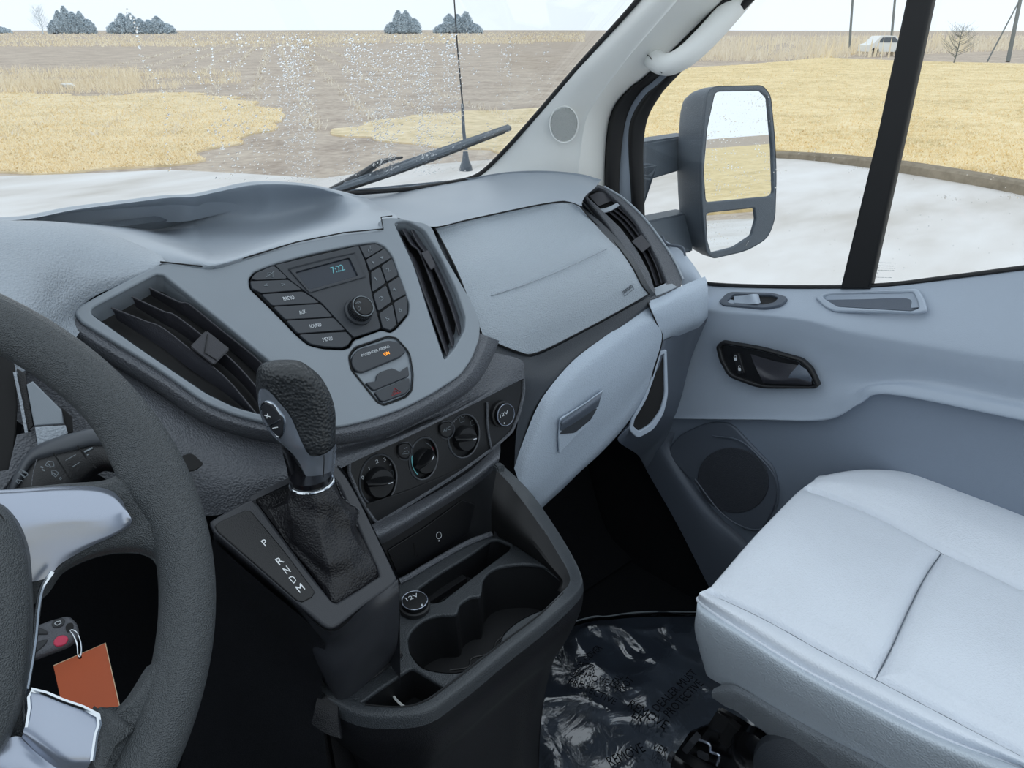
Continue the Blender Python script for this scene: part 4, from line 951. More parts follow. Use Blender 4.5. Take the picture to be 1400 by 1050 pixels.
btn([(518, 428), (537, 415), (543, 444), (534, 452), (523, 448)], name='preset_button')
btn([(538, 413), (556, 403), (558, 428), (544, 443)], name='preset_button')
fc = ob('main_face', plate([R2([(376, 362), (490, 336), (499, 356), (505, 376), (506, 388), (509, 404), (521, 449), (484, 461), (475, 452), (440, 414), (416, 397), (396, 382)], .1, 3), list(reversed(R2([(404, 372), (478, 352), (490, 377), (423, 396)], .08, 2)))], CS, .005, .0008, off=.0065), M['radio'], ra)
dsp = ob('display', plate([R2([(400, 370), (482, 349), (494, 379), (420, 399)], .05)], CS, .001, .0002, off=.0036), M['lcd'], ra)
ob('display_surround', join([patch([[cs(394, 367, .008), cs(440, 355, .008), cs(486, 345, .008)], [cs(403, 372, .0036), cs(441, 362, .0036), cs(479, 352, .0036)]], 3, 3), patch([[cs(486, 345, .008), cs(493, 361, .008), cs(501, 378, .008)], [cs(479, 352, .0036), cs(485, 366, .0036), cs(490, 377, .0036)]], 3, 3), patch([[cs(501, 378, .008), cs(462, 389, .008), cs(423, 400, .008)], [cs(490, 377, .0036), cs(456, 387, .0036), cs(423, 396, .0036)]], 3, 3), patch([[cs(423, 400, .008), cs(408, 383, .008), cs(394, 367, .008)], [cs(423, 396, .0036), cs(413, 384, .0036), cs(403, 372, .0036)]], 3, 3)]), M['radio'], ra)
ob('clock_digits', text('7:22', (455, 374), (472, 369), CS, .0085, off=.0039), M['lcd_on'], ra)
kc = cs(489, 427, .006); kx = CS[1]
ob('knob_skirt', lathe(kc, kx, [(.0185, 0), (.0180, .004), (.016, .006)], 32), M['radio'], ra)
kn = ob('volume_knob', lathe(kc, kx, [(.0145, .002), (.0148, .016), (.0140, .018), (.0125, .019), (.0118, .0185), (.0112, .0195), (.003, .0205), (.0005, .0206)], 40), M['black'], ra)
rg = []
for k in range(40):
    a = 2*pi*k/40; u, v_, n_ = frame_of(kx); d = u*cos(a)+v_*sin(a); rg.append(box(kc+d*.0149+kx*.0095, d*.0005, n_.cross(d)*.0005, kx*.0058))
ob('knurling', join(rg), M['radio'], kn, kind='stuff')
ob('knob_ring', tube([kc+kx*.0186+(frame_of(kx)[0]*cos(2*pi*k/30)+frame_of(kx)[1]*sin(2*pi*k/30))*.0132 for k in range(30)], .0006, 5, closed=True), M['grey_print'], kn)
KC = (kc+kx*.0208, kx)
ob('knob_print', join([text('VOL', (486, 416), (494, 414), KC, .0025, off=.0002), tube([P(x, y, pl=KC, off=.0003) for x, y in ell(491, 422, 1.8, 2.4, 12)], .00025, 4, closed=True)]), M['grey_print'], kn)
def tx(s, a, b, h, par=None, m='white', off=.0069, pl=CS, bold=.01, name='lettering'): return ob(name, text(s, a, b, pl, h, off=off, depth=.0003, bold=bold), M[m], par or ra)
tx('RADIO', (388, 411), (403, 409), .0048); tx('AUX', (410, 430), (419, 428), .0048); tx('SOUND', (424, 449), (440, 446), .0048); tx('MENU', (442, 467), (455, 465), .0048)
tx('<', (362, 393), (367, 392), .005, m='grey_print'); tx('>', (386, 392), (391, 391), .005, m='grey_print')
ob('mute_icon', join([tube([cs(x, y, .007) for x, y in [(366, 377), (366, 373), (369, 373), (373, 370), (373, 379), (369, 376.5)]], .0004, 4, closed=True), tube([cs(364, 379, .007), cs(375, 371, .007)], .0004, 4)]), M['grey_print'], ra)
tx('1', (514.6, 383.6), (515.7, 383), .005, m='grey_print'); tx('2', (530, 372), (534, 370), .005, m='grey_print'); tx('3', (521, 411), (525, 408.5), .005, m='grey_print')
tx('4', (538, 399), (542, 397), .005, m='grey_print'); tx('5', (529, 439), (533, 437), .005, m='grey_print'); tx('6', (546, 427), (550, 425), .005, m='grey_print')
ob('power_icon', join([tube([cs(506+2.6*cos(t), 342+3*sin(t), .007) for t in [radians(q) for q in range(-50, 230, 20)]], .0004, 4), tube([cs(506, 336.5, .007), cs(506, 341, .007)], .0004, 4)]), M['grey_print'], ra)
ob('seek_icons', join([prism([cs(x, y, .0072) for x, y in q], [cs(x, y, .0066) for x, y in q]) for q in ([(508, 357), (512, 358), (511, 361)], [(519, 352), (524, 350), (523, 354)])]), M['grey_print'], ra)
# ---- passenger airbag indicator and hazard switch
ha = thing('hazard_switch_panel', cs(520, 545), 'dark switch panel below the radio with airbag indicator and hazard button', 'switch panel')
ob('back_plate', plate([R2([(479, 487), (487, 477), (530, 462), (541, 464), (558, 483), (563, 512), (561, 533), (554, 541), (525, 552), (517, 548), (482, 505)], .3)], CS, .006, .001, off=.0015), M['bezel'], ha)
ob('panel_joint', tube([cs(x, y, .0045) for x, y in R2(ai, .3)], .0009, 5, closed=True), M['gap'], ha)
ob('airbag_indicator', plate([R2([(481, 492), (484, 484), (491, 477), (531, 465), (544, 467), (552, 474), (555, 481), (548, 488), (497, 509), (488, 508), (482, 500)], .35)], CS, .008, .0018, off=.0065), M['button'], ha)
ob('indicator_text', text('PASSENGER AIRBAG', (495, 488), (533, 475), CS, .0035, off=.007, depth=.0003, bold=.008), M['white'], ha)
ob('indicator_lamp', text('ON', (526, 487), (533, 484), CS, .0045, off=.007, depth=.0003, bold=.03), M['orange_led'], ha)
ob('blank_switch', plate([R2([(500, 523), (514, 521), (516, 512), (521, 508), (536, 503), (541, 505), (547, 508), (558, 500), (560, 514), (511, 534)], .2)], CS, .006, .0012, off=.006), M['button'], ha)
ob('hazard_button', plate([R2([(512, 536), (560, 516), (561, 531), (555, 538), (525, 549), (520, 547)], .2)], CS, .006, .0012, off=.006), M['button'], ha)
ob('hazard_icon', join([tube([cs(x, y, .0064) for x, y in q], .0005, 4, closed=True) for q in ([(535.5, 541), (540, 531), (548, 536)], [(538.5, 538.5), (540.5, 534.5), (544, 536.5)])]), M['red_print'], ha)

# ================================================================== HEATER CONTROLS
hc = thing('heater_control_panel', hv(600, 690), 'black heater control panel with three rotary knobs', 'control panel')
ho = [(478, 630), (484, 622), (560, 582), (640, 545), (708, 515), (716, 517), (716, 537), (710, 565), (700, 590), (678, 610), (630, 645), (575, 680), (515, 716), (504, 700), (492, 680), (477, 645)]
K1, K2, K3 = (517, 656), (579, 627), (634, 596)
e1, e2, e3 = ell(*K1, 25, 35, 32, .15), ell(*K2, 19, 29, 32, .15), ell(*K3, 21, 30, 32, .15)
ob('panel', plate([R2(ho, .25), list(reversed(e1)), list(reversed(e2)), list(reversed(e3))], HV, .010, .002, off=-.004), M['panel'], hc)
ob('panel_rim', tube([hv(x, y, -.003) for x, y in R2(ho, .25)], .0024, 6, closed=True), M['dashdark'], hc)
M['rimgrey'] = mat('panel_rim_plastic', c8(70, 73, 78), .35)  # paler grey than the panel; also used for the boot stitching
for i, (K, e, ss, sc) in enumerate(((K1, e1, 1.0, 1.0), (K2, e2, .8, .85), (K3, e3, .86, .9))):
    ax = HV[1]; c = hv(K[0], K[1], -.012)
    r_ = .0275*ss
    ob('dial_well', join([lathe(hv(K[0], K[1], -.014), ax, [(.045*ss, 0), (.045*ss, .001)], 32)]), M['black'], hc)
    ob('dial_rim', tube([hv(x, y, -.004) for x, y in e], .0013, 6, closed=True), M['rimgrey'], hc)
    k_ = ob('knob', lathe(hv(K[0]-1, K[1]+3, -.012), ax, [(.0200*sc, 0), (.0195*sc, .008), (.018*sc, .011), (.002, .012)], 32), M['black'], hc)
    an = (.15, -.9, .75)[i]
    u, v_, n_ = frame_of(ax)
    # grip ridge across the knob
    an = (radians(-12), radians(35), radians(-12))[i]; d = u*cos(an)+v_*sin(an); s = n_.cross(d); kc_ = hv(K[0]-1, K[1]+3, 0)
    g_ = [[kc_-d*.016*sc+s*.004*q-ax*(.004 if q else 0)+ax*.004 for q in (-1, 0, 1)], [kc_+s*.006*q*sc+ax*(.016 if q == 0 else .0) for q in (-1, 0, 1)], [kc_+d*.013*sc+s*.005*q*sc+ax*(.015 if q == 0 else .0) for q in (-1, 0, 1)], [kc_+d*.021*sc+s*.003*q*sc+ax*(.010 if q == 0 else -.002) for q in (-1, 0, 1)]]
    ob('grip', patch(g_, 5, 5, .001), M['panel'], k_)
    ob('pointer', tube([kc_+d*.006*sc+ax*.0165, kc_+d*.013*sc+ax*.0155], .0007, 5), M['white'], k_)
def ht(s, a, b, h, off=-.0125): return ob('dial_print', text(s, a, b, HV, h, off=off, depth=.0003, bold=.02), M['white'], hc)
ht('0', (495, 656), (498, 654.5), .005); ht('1', (504.6, 643), (505.5, 642.6), .005); ht('2', (514, 634), (518, 632), .005); ht('3', (525, 631), (528, 629.5), .005); ht('4', (533, 638), (536, 636.5), .005)
def icon(pts, pl=HV, off=-.012, r=.0004, closed=True): return tube([P(x, y, pl=pl, off=off) for x, y in pts], r, 4, closed=closed)
ob('defrost_icon', join([icon([(534, 644), (541, 641), (540, 648), (536, 650)]), icon([(537, 642), (538, 651)], closed=False)]), M['grey_print'], hc)
ob('dial_scale', join([icon([(562+i*0.0+19*0, 649), (565, 650)], closed=False), icon([(579+15*cos(radians(t)), 627+22*sin(radians(t))) for t in range(-80, 10, 12)], closed=False, r=.0006), icon([(561, 650), (565, 648), (565, 653), (561, 654)])]), M['grey_print'], hc)
ob('temperature_arc', icon([(579+16*cos(radians(t)), 627+25*sin(radians(t))) for t in range(120, 200, 12)], closed=False, r=.0006), M['lcd_on'], hc)
ob('temperature_arc', icon([(579+16*cos(radians(t)), 627+25*sin(radians(t))) for t in range(-40, 30, 12)], closed=False, r=.0006), M['red_print'], hc)
ob('mode_marks', join([lathe(hv(634+18*cos(radians(t)), 594+25*sin(radians(t)), -.0128), HV[1], [(.0005, 0), (.0005, .0004)], 6) for t in range(-160, 10, 12)]), M['white'], hc, kind='stuff')
ob('mode_icon', join([icon([(628, 572), (634, 570), (635, 576), (629, 578)]), icon([(643, 576), (648, 574), (649, 580), (644, 582)]), icon([(612, 613), (617, 611), (618, 617), (613, 619)])]), M['grey_print'], hc)
for (x, y, s) in ((554, 617, 'recirculation_button'), (611, 588, 'air_conditioning_button')):
    q = [(x-9, y-6), (x-5, y-10), (x+4, y-11), (x+9, y-4), (x+8, y+5), (x+2, y+11), (x-6, y+9), (x-9, y+3)]
    b_ = ob(s, plate([R2(q, .3)], HV, .008, .0018, off=.001), M['black'], hc)
    ob('button_rim', tube([hv(a, b, -.003) for a, b in [(x+(p-x)*1.15, y+(r-y)*1.15) for p, r in R2(q, .3)]], .0009, 5, closed=True), M['rimgrey'], b_)
    if 'air' in s: ob('lettering', text('A/C', (x-5, y+3), (x+5, y-1), HV, .0045, off=.0016), M['grey_print'], b_)
    else: ob('icon', join([icon([(x-4, y+4), (x-2, y+1), (x+3, y-1), (x+5, y+1), (x+4, y+3)], off=.0015), icon([(x-2, y-3), (x+3, y-6)], off=.0015, closed=False)]), M['grey_print'], b_)
# 12 V socket right of the heater dials
def socket(c, ax, r, name, label, plx, a, b, tri, h):
    s = thing(name, c, label, 'socket')
    ob('collar', lathe(c-ax*.004, ax, [(r*1.18, 0), (r*1.18, .006), (r*1.02, .007), (r*1.02, .002)], 36), M['black'], s)
    cp = ob('cap', lathe(c, ax, [(r*.96, 0), (r, .006), (r*.98, .009), (r*.93, .0098), (r*.90, .0092), (r*.5, .0095), (.0005, .0096)], 40), M['panel'], s)
    ob('cap_ring', tube([c+ax*.0092+(frame_of(ax)[0]*cos(2*pi*k/36)+frame_of(ax)[1]*sin(2*pi*k/36))*r*.965 for k in range(36)], .0008, 6, closed=True), M['silver'], cp)
    pq = (c+ax*.0096, ax)
    ob('lettering', text('12V', a, b, pq, h, off=.0003, bold=.01), M['white'], cp)
    ob('mark', prism([P(x, y, pl=pq, off=.0004) for x, y in tri], [P(x, y, pl=pq, off=.0001) for x, y in tri]), M['white'], cp)
ob('socket_recess', join([tube([hv(x, y, -.001) for x, y in [(666, 550), (667, 585), (672, 614)]], .0016, 6, sub=4)]), M['dashdark'], hc)
socket(hv(686, 566, 0), HV[1], .0165, 'power_socket', 'round 12V power socket cap to the right of the heater dials', HV, (684, 571), (695, 565), [(688, 578.5), (690.5, 577), (690, 580)], .0052)
# ================================================================== CUP HOLDER CONSOLE
TR = plane((0, .5, .55), (0, 0, 1))
def tr(x, y, off=0): return P(x, y, pl=TR, off=off)
cc_ = thing('cup_holder_console', tr(650, 900), 'black centre console tray with double cup holder, slot and coin bin', 'console')
tray_o = [(447, 945), (462, 938), (500, 912), (540, 880), (545, 850), (543, 800), (560, 786), (584, 770), (630, 748), (672, 728), (700, 742), (745, 772), (765, 787), (776, 800), (774, 815), (740, 844), (660, 905), (603, 952), (580, 967), (549, 972), (497, 970)]
slot = [(569, 806), (600, 784), (640, 760), (672, 738), (680, 737), (698, 745), (696, 752), (650, 786), (604, 822), (590, 825), (582, 815)]
cups = [(558, 880), (563, 897), (580, 914), (614, 920), (637, 917), (666, 906), (682, 886), (688, 868), (714, 846), (763, 823), (770, 806), (763, 789), (743, 774), (709, 771), (677, 777), (661, 792), (657, 813), (643, 816), (629, 826), (623, 839), (597, 841), (574, 851), (560, 867)]
def csm(p, n=4): return [(q.x, q.y) for q in crspline([Vector((x, y)) for x, y in p], n, True)]
cupl = csm(cups, 4)
bin_ = [(489, 966), (520, 941), (563, 911), (590, 927), (617, 945), (600, 958), (582, 969), (549, 973), (510, 972)]
M['tray2'] = mat('console_tray_plastic', c8(58, 62, 66), .45, grain=.6, gscale=700)
M['lip'] = mat('console_lip_plastic', c8(62, 66, 70), .42, grain=.5, gscale=700)
ob('tray_top', plate([R2(tray_o, .25), list(reversed(R2(slot, .3))), list(reversed(cupl)), list(reversed(R2([(489, 964), (520, 941), (563, 912), (616, 945), (600, 956), (582, 966), (549, 970), (510, 969)], .12)))], TR, .006, .0022, off=.001), M['tray2'], cc_)
def well(loop, dp, name, mt, wall=1.0, par=cc_):
    A = [tr(x, y, -.003) for x, y in loop]; c = sum(A, Vector())/len(A)
    B = [c+(p-c)*wall-Vector((0, 0, dp)) for p in A]; n = len(A)
    m1 = meshof(A+B, [(i, (i+1) % n, n+(i+1) % n, n+i) for i in range(n)]+[tuple(t) for t in [tuple(n+k for k in q) for q in tessellate_polygon([B])]])
    return ob(name, m1, mt, par)
well(R2(slot, .3), .07, 'slot_well', M['black'])
cw_ = well(cupl, .075, 'cup_well', M['black'], .94)
well(R2(bin_, .15), .05, 'coin_bin', M['black'])
# thin rubber insert edge in the cup well
ob('insert_edge', tube([P(x, y, Z=.50) for x, y in [(615, 916), (640, 912), (645, 900), (672, 892), (680, 876), (712, 852)]], .0014, 6, sub=5), M['panel'], cw_)
ob('crumpled_paper', tube([P(x, y, Z=.52) for x, y in [(533, 943), (540, 955), (552, 966), (565, 972), (572, 968), (578, 972)]], .0016, 5, sub=3), M['trim'], None, 'thin crumpled scrap lying in the coin bin of the centre console', 'scrap')
# outer lip and right-hand fin
fin_o = [P(685, 636, Y=.60), P(705, 654, Y=.585), P(727, 678, Y=.555), P(751, 712, Y=.53), P(774, 749, Y=.50), P(789, 778, Y=.475), P(792, 797, Y=.462), P(776, 817, Y=.444)]
fin_i = [P(679, 643, Y=.60), P(697, 662, Y=.582), P(718, 688, Y=.55), P(742, 722, Y=.522), P(763, 757, Y=.493), P(776, 780, Y=.472), P(779, 796, Y=.462), P(768, 810, Y=.45)]
lipo = fin_o+[tr(740, 848, .004), tr(690, 887, .004), tr(650, 920, .004), tr(615, 947, .004), tr(585, 967, .004), tr(549, 974, .003), tr(497, 972, .002), tr(462, 958, .002), tr(436, 942, .002)]
lipi = fin_i+[tr(736, 840, .003), tr(684, 879, .003), tr(644, 910, .003), tr(608, 938, .003), tr(580, 957, .003), tr(549, 965, .002), tr(500, 962, .001), tr(470, 949, .001), tr(446, 936, .001)]
def dwn(r, d, h): return [p+d*h for p in r]
def outw(r, k, dz):
    out = []
    for i, p in enumerate(r):
        a = r[max(i-1, 0)]; b = r[min(i+1, len(r)-1)]; tg = (b-a); nrm = Vector((-tg.y, tg.x, 0)).normalized()
        if i < 8: nrm = nrm.lerp(Vector((.75, -.4, 0)), .6).normalized()
        c = Vector((.03, .55, 0))
        if nrm.dot(Vector((p.x, p.y, 0))-c) < 0: nrm = -nrm
        out.append(p+nrm*k+Vector((0, 0, dz)))
    return out
o1 = outw(lipo, .004, -.004); o2 = outw(lipo, .006, -.018); o3 = outw(lipo, .004, -.05); o4 = outw(lipo, -.012, -.10); o5 = outw(lipo, -.035, -.16); o6 = outw(lipo, -.05, -.30)
ob('lip', patch([[p+Vector((0, 0, -.006)) for p in lipi], lipi, lipo, o1, o2], 5, 5), M['lip'], cc_)
M['cons'] = mat('console_side_plastic', c8(22, 23, 27), .5, grain=.4, gscale=700)
ob('outer_wall', patch([o2, o3, o4, o5, o6, outw(lipo, -.05, -.56)], 5, 5), M['cons'], cc_)
ob('lip_joint', tube([p.lerp(q, .25)+Vector((0, 0, .0012)) for p, q in zip(lipi[7:-2], lipo[7:-2])], .0008, 5, sub=5), M['gap'], cc_)
# inner face of the fin, down to the tray
ob('fin_inner_wall', patch([fin_i, [P(x, y, Z=z) for x, y, z in [(672, 690, .62), (686, 706, .61), (706, 726, .60), (728, 744, .588), (748, 768, .575), (764, 786, .563), (770, 796, .556), (764, 808, .552)]], [tr(x, y, -.002) for x, y in [(672, 730), (684, 736), (700, 744), (722, 758), (745, 775), (760, 788), (766, 797), (762, 808)]]], 5, 5), M['void'], cc_)  # wall coloured near-black, its shade painted in
ob('fin_end_cap', box(P(682, 640, Y=.602), (.006, -.002, 0), (.001, .006, 0), (0, 0, .006), .002), M['lip'], cc_)
# left lip end
ob('lip_end', patch([[tr(436, 942, .002), tr(446, 950, .002), tr(462, 958, .002)], [tr(431, 966, -.006), tr(446, 974, -.006), tr(462, 980, -.006)], [tr(426, 990, -.02), tr(446, 1003, -.02), tr(466, 1010, -.02)]], 4, 4, .004), M['cons'], cc_)
ob('left_rail', tube([tr(548, 893, .004), tr(530, 908, .003), tr(500, 930, .003), tr(470, 950, .002)], .004, 8, sub=5), M['cons'], cc_)
# bin back wall with the flap panel and sockets
BW = plane(P(600, 735, Y=.635), (-.03, -.99, .10))
def bw(x, y, off=0): return P(x, y, pl=BW, off=off)
ob('back_wall', plate([[(500, 690), (560, 670), (680, 620), (684, 660), (672, 732), (630, 750), (584, 772), (545, 796), (520, 780)]], BW, .003, .0005, off=-.002), M['black'], cc_)
ob('flap_panel', plate([R2([(530, 753), (580, 722), (632, 684), (650, 690), (640, 730), (584, 766), (545, 788)], .08)], BW, .002, .0006, off=.001), M['panel'], cc_)
ob('usb_icon', join([tube([bw(600+3.4*cos(t), 732+4.5*sin(t), .002) for t in [2*pi*k/14 for k in range(14)]], .0005, 4, closed=True), lathe(bw(600, 739, .0015), BW[1], [(.0012, 0), (.0012, .0006)], 8)]), M['white'], cc_)
ob('usb_slot', join([tube([bw(566, 742, .0018), bw(568, 762, .0018), bw(572, 758, .0018)], .0006, 4)]), M['gap'], cc_)
ob('panel_ledge', patch([[P(x, y, Y=yy) for x, y, yy in [(494, 716, .642), (517, 714, .642), (575, 684, .642), (640, 645, .642), (684, 604, .645)]], [P(x, y, Y=yy) for x, y, yy in [(500, 726, .622), (520, 724, .622), (576, 694, .622), (640, 654, .622), (684, 618, .625)]], [P(x, y, Y=yy) for x, y, yy in [(506, 736, .618), (524, 733, .618), (578, 702, .618), (642, 661, .618), (682, 630, .62)]], [P(x, y, Y=yy) for x, y, yy in [(510, 744, .636), (528, 741, .636), (580, 709, .636), (644, 668, .636), (680, 638, .636)]]], 6, 5), M['dashdark'], cc_)
ob('step_ridge', tube([tr(x, y, .004) for x, y in [(546, 795), (560, 788), (600, 764), (640, 742), (672, 730)]], .004, 8, sub=4), M['dashdark'], cc_)
socket(tr(567, 828, .006), Vector((.02, -.05, 1)).normalized(), .0165, 'power_socket', 'round 12V power socket cap set in the console tray beside the cup holder', TR, (557, 822), (573, 815), [(575, 829), (579, 829), (577, 825)], .0065)
# console body down to the floor (driver's side wall, dark)
cb = thing('lower_console', (0, .6, 0), 'dark lower centre console body between the footwells', 'console')
side_ = [[P(290, 738, Z=.765), P(360, 800, Z=.73), P(420, 850, Z=.69), P(445, 880, Z=.66)], [P(285, 780, X=-.13), P(340, 850, X=-.12), P(400, 920, X=-.115), P(440, 950, X=-.11)], [P(270, 900, X=-.13), P(330, 980, X=-.12), P(400, 1040, X=-.11), P(450, 1060, X=-.10)], [P(240, 1100, X=-.13), P(320, 1150, X=-.12), P(400, 1200, X=-.11), P(480, 1200, X=-.08)]]
side = [side_[0]]+[[P(x, y, t=t) for (x, y), t in zip(q, tt)] for q, tt in (([(285, 780), (340, 850), (400, 920), (440, 950)], (.76, .77, .78, .78)), ([(270, 900), (330, 980), (400, 1040), (450, 1060)], (.84, .84, .83, .82)), ([(240, 1100), (320, 1150), (400, 1200), (480, 1200)], (.92, .92, .92, .92)))]
ob('side_wall', patch(side, 6, 6), M['cons'], cb)
ob('core', box((.03, .65, .26), (.13, 0, 0), (0, .07, 0), (0, 0, .26), .01), M['cons'], cb)

# ================================================================== GEAR SELECTOR
HS = plane((-.06, .62, .79), (0, -.54, .84))
def hs(x, y, off=0): return P(x, y, pl=HS, off=off)
gs = thing('gear_selector', hs(440, 800), 'automatic gear selector with leather boot and black and silver knob', 'gear lever')
ho_ = [(286, 713), (300, 704), (344, 681), (399, 655), (440, 640), (461, 636), (474, 652), (490, 680), (516, 733), (544, 792), (538, 800), (500, 826), (452, 864), (400, 820), (340, 768), (293, 728)]
hi_ = [(346, 681), (399, 655), (448, 646), (462, 662), (490, 722), (517, 779), (519, 787), (490, 806), (460, 824), (453, 821), (400, 752), (354, 690)]
M['hous2'] = mat('selector_surround_plastic', c8(48, 50, 55), .4, grain=.15, gscale=1000)
ob('surround', plate([R2(ho_, .25), list(reversed(R2(hi_, .12)))], HS, .008, .003, off=.002), M['hous2'], gs)
hl = [hs(x, y, -.004) for x, y in R2(ho_, .25)]
def skirt(pts, bot): 
    n = len(pts); return meshof(pts+bot, [(i, (i+1) % n, n+(i+1) % n, n+i) for i in range(n)])
cen = sum(hl, Vector())/len(hl)
bot = [Vector((p.x*.9+cen.x*.1, p.y+.045+(.0 if p.y > cen.y else .01), .53 if p.y < .56 else .6)) for p in hl]
# front face (towards the seats), rounded
fr0 = [hs(293, 728, .001), hs(340, 768, .001), hs(400, 820, .001), hs(452, 864, .001), hs(500, 826, .001), hs(544, 792, .001)]
f1 = [P(x, y, t=t) for x, y, t in [(292, 736, .70), (338, 779, .705), (398, 832, .712), (450, 880, .712), (506, 848, .716), (545, 806, .722)]]
f2 = [P(x, y, t=t) for x, y, t in [(296, 752, .73), (350, 812, .735), (410, 868, .735), (455, 918, .73), (508, 886, .735), (546, 838, .74)]]
f3 = [P(x, y, t=t) for x, y, t in [(305, 770, .76), (370, 846, .76), (430, 905, .76), (462, 950, .765), (508, 918, .775), (543, 880, .78)]]
f4 = [P(x, y, t=t) for x, y, t in [(320, 790, .80), (390, 870, .80), (440, 930, .80), (470, 964, .80), (505, 935, .815), (538, 902, .83)]]
ob('front_skirt', patch([fr0, f1, f2, f3, f4], 6, 5), M['hous2'], gs)
ob('right_skirt', patch([[hs(x, y, -.002) for x, y in [(461, 636), (476, 652), (516, 733), (546, 792)]], [hs(x, y, -.002)+Vector((-.005, .01, -.16)) for x, y in [(461, 636), (476, 652), (516, 733), (546, 792)]]], 4, 4), M['hous2'], gs)
lp = [(293, 719), (300, 713), (336, 697), (344, 699), (390, 754), (431, 809), (427, 816), (414, 823), (406, 821), (350, 772), (298, 727)]
lbl = ob('position_plate', plate([R2(lp, .2)], HS, .004, .0012, off=.0035), M['panel'], gs)
M['whitep'] = mat('bright_white_print', c8(235, 238, 240), .6)
for s, a, b in (('P', (363.1, 747.5), (368, 744)), ('R', (382.3, 773), (389, 768.2)), ('N', (392.3, 785.4), (398, 781.4)), ('D', (401.4, 798), (406.6, 794)), ('M', (410, 810.8), (417.4, 805.4))):
    ob('position_letter', text(s, a, b, HS, .0078, off=.0038, depth=.0003), M['whitep'], lbl)
# leather boot: opening loop -> folds -> collar
lo = [Vector(hs(x, y, -.004)) for x, y in R2(hi_, .12, 3)]
ctr = P(427, 662, t=.715); n_ = len(lo); kx_ = 0
AX = (P(400, 500, t=.665)-P(426, 660, t=.715)).normalized()
ru, rv_, ra_ = frame_of(AX)
rings = []
lc = sum(lo, Vector())/n_
angs = [math.atan2((p-lc).dot(rv_), (p-lc).dot(ru)) for p in lo]
topr = [ctr+(ru*cos(a)+rv_*sin(a))*.0215 for a in angs]
for k in range(17):
    t = k/16; row = []
    for i, (p, q) in enumerate(zip(lo, topr)):
        base = p.lerp(q, t)
        s = min(1, t*1.55)**.55                    # boot narrows quickly, then rises
        hz = lc.lerp(ctr, t)
        rad_o = (p-lc); rad_i = (q-ctr)
        w_ = (1-t)**1.9
        pt = hz+rad_i*(1-w_)*(1+.75*(1-t))+rad_o*w_
        a = angs[i]; fold = (noise.noise(Vector((cos(a)*1.6, sin(a)*1.6, t*5)))*.007+sin(a*3+t*9)*.0035)*sin(pi*min(1, t*1.05))
        sag = -.018*sin(pi*t)*(1-t)
        row.append(pt+rad_i.normalized()*fold+AX*sag)
    rings.append(row)
nn = n_
vv = [p for r in rings for p in r]
bm_ = meshof(vv, [(i*nn+j, i*nn+(j+1) % nn, (i+1)*nn+(j+1) % nn, (i+1)*nn+j) for i in range(16) for j in range(nn)])
bmm = bmesh.new(); bmm.from_mesh(bm_); bmesh.ops.subdivide_edges(bmm, edges=bmm.edges[:], cuts=1, smooth=.6, use_grid_fill=True); bmesh.ops.recalc_face_normals(bmm, faces=bmm.faces[:])
if sum((fa.calc_center_median()-lc).dot(fa.normal) for fa in bmm.faces) < 0: bmesh.ops.reverse_faces(bmm, faces=bmm.faces[:])
bmm.to_mesh(bm_); bmm.free()
boot = ob('boot', bm_, M['leather'], gs, ang=60)
jn = min(range(nn), key=lambda i: abs(angs[i]-math.atan2((P(448, 690, t=.72)-lc).dot(rv_), (P(448, 690, t=.72)-lc).dot(ru))))
ob('boot_stitching', join([tube([r[jn]+(r[jn]-lc.lerp(ctr, k/16)).normalized()*.0016, rings[k+1][jn].lerp(r[jn], .35)+(r[jn]-lc.lerp(ctr, k/16)).normalized()*.0016], .0007, 5) for k, r in enumerate(rings[:-1])]), M['rimgrey'], boot, kind='stuff')
# knob: stack of ellipses that follow the silhouette
lv_ = [(398, 454, 655, .716), (394, 455, 640, .712), (388, 457, 622, .708), (377, 459, 602, .703), (362, 460, 580, .698), (353, 459, 558, .692), (349, 452, 536, .685), (349, 440, 516, .679), (353, 424, 502, .674), (366, 412, 495, .671), (384, 400, 493, .670)]
Rt = Vector((cos(YAW), -sin(YAW), 0)); N = 72; kr = []
lvs = crspline([Vector((a, b, c)) for a, b, c, d in lv_], 5); tts = [x.x for x in crspline([Vector((d, 0, 0)) for a, b, c, d in lv_], 5)]
for q, t in zip(lvs, tts):
    l, r, y = q; cx = (l+r)/2; slope = -.0+(.10 if y > 600 else .0)
    c = P(cx, y, t=t+.018); hw = abs(r-l)/2/F*t; dd = (c-CAM).normalized(); up_ = Rt.cross(dd); dpth = min(hw*.95, .028)
    row = []
    for k in range(N):
        a = 2*pi*k/N; e = 2.4; ca, sa = cos(a), sin(a)
        x = abs(ca)**(2/e)*(1 if ca > 0 else -1); z = abs(sa)**(2/e)*(1 if sa > 0 else -1)
        fwd = Vector((dd.x, dd.y, -.25)).normalized()
        row.append(c+Rt*x*hw+fwd*z*dpth+up_*(0 if y < 560 else (y-560)/95*.004*(abs(x))))
    kr.append(row)
v_ = [p for r in kr for p in r]; nr_ = len(kr)
fk = [(i*N+j, i*N+(j+1) % N, (i+1)*N+(j+1) % N, (i+1)*N+j) for i in range(nr_-1) for j in range(N)]+[tuple(range(N)), tuple((nr_-1)*N+k for k in range(N))]
km = meshof(v_, fk); bq = bmesh.new(); bq.from_mesh(km); bmesh.ops.recalc_face_normals(bq, faces=bq.faces[:]); bq.to_mesh(km); bq.free()
def projpx(p):
    d = p-CAM; Fw = Vector((sin(YAW)*cos(PITCH), cos(YAW)*cos(PITCH), -sin(PITCH))); U = Rt.cross(Fw); z = d.dot(Fw)
    return 700+F*d.dot(Rt)/z, 525-F*d.dot(U)/z
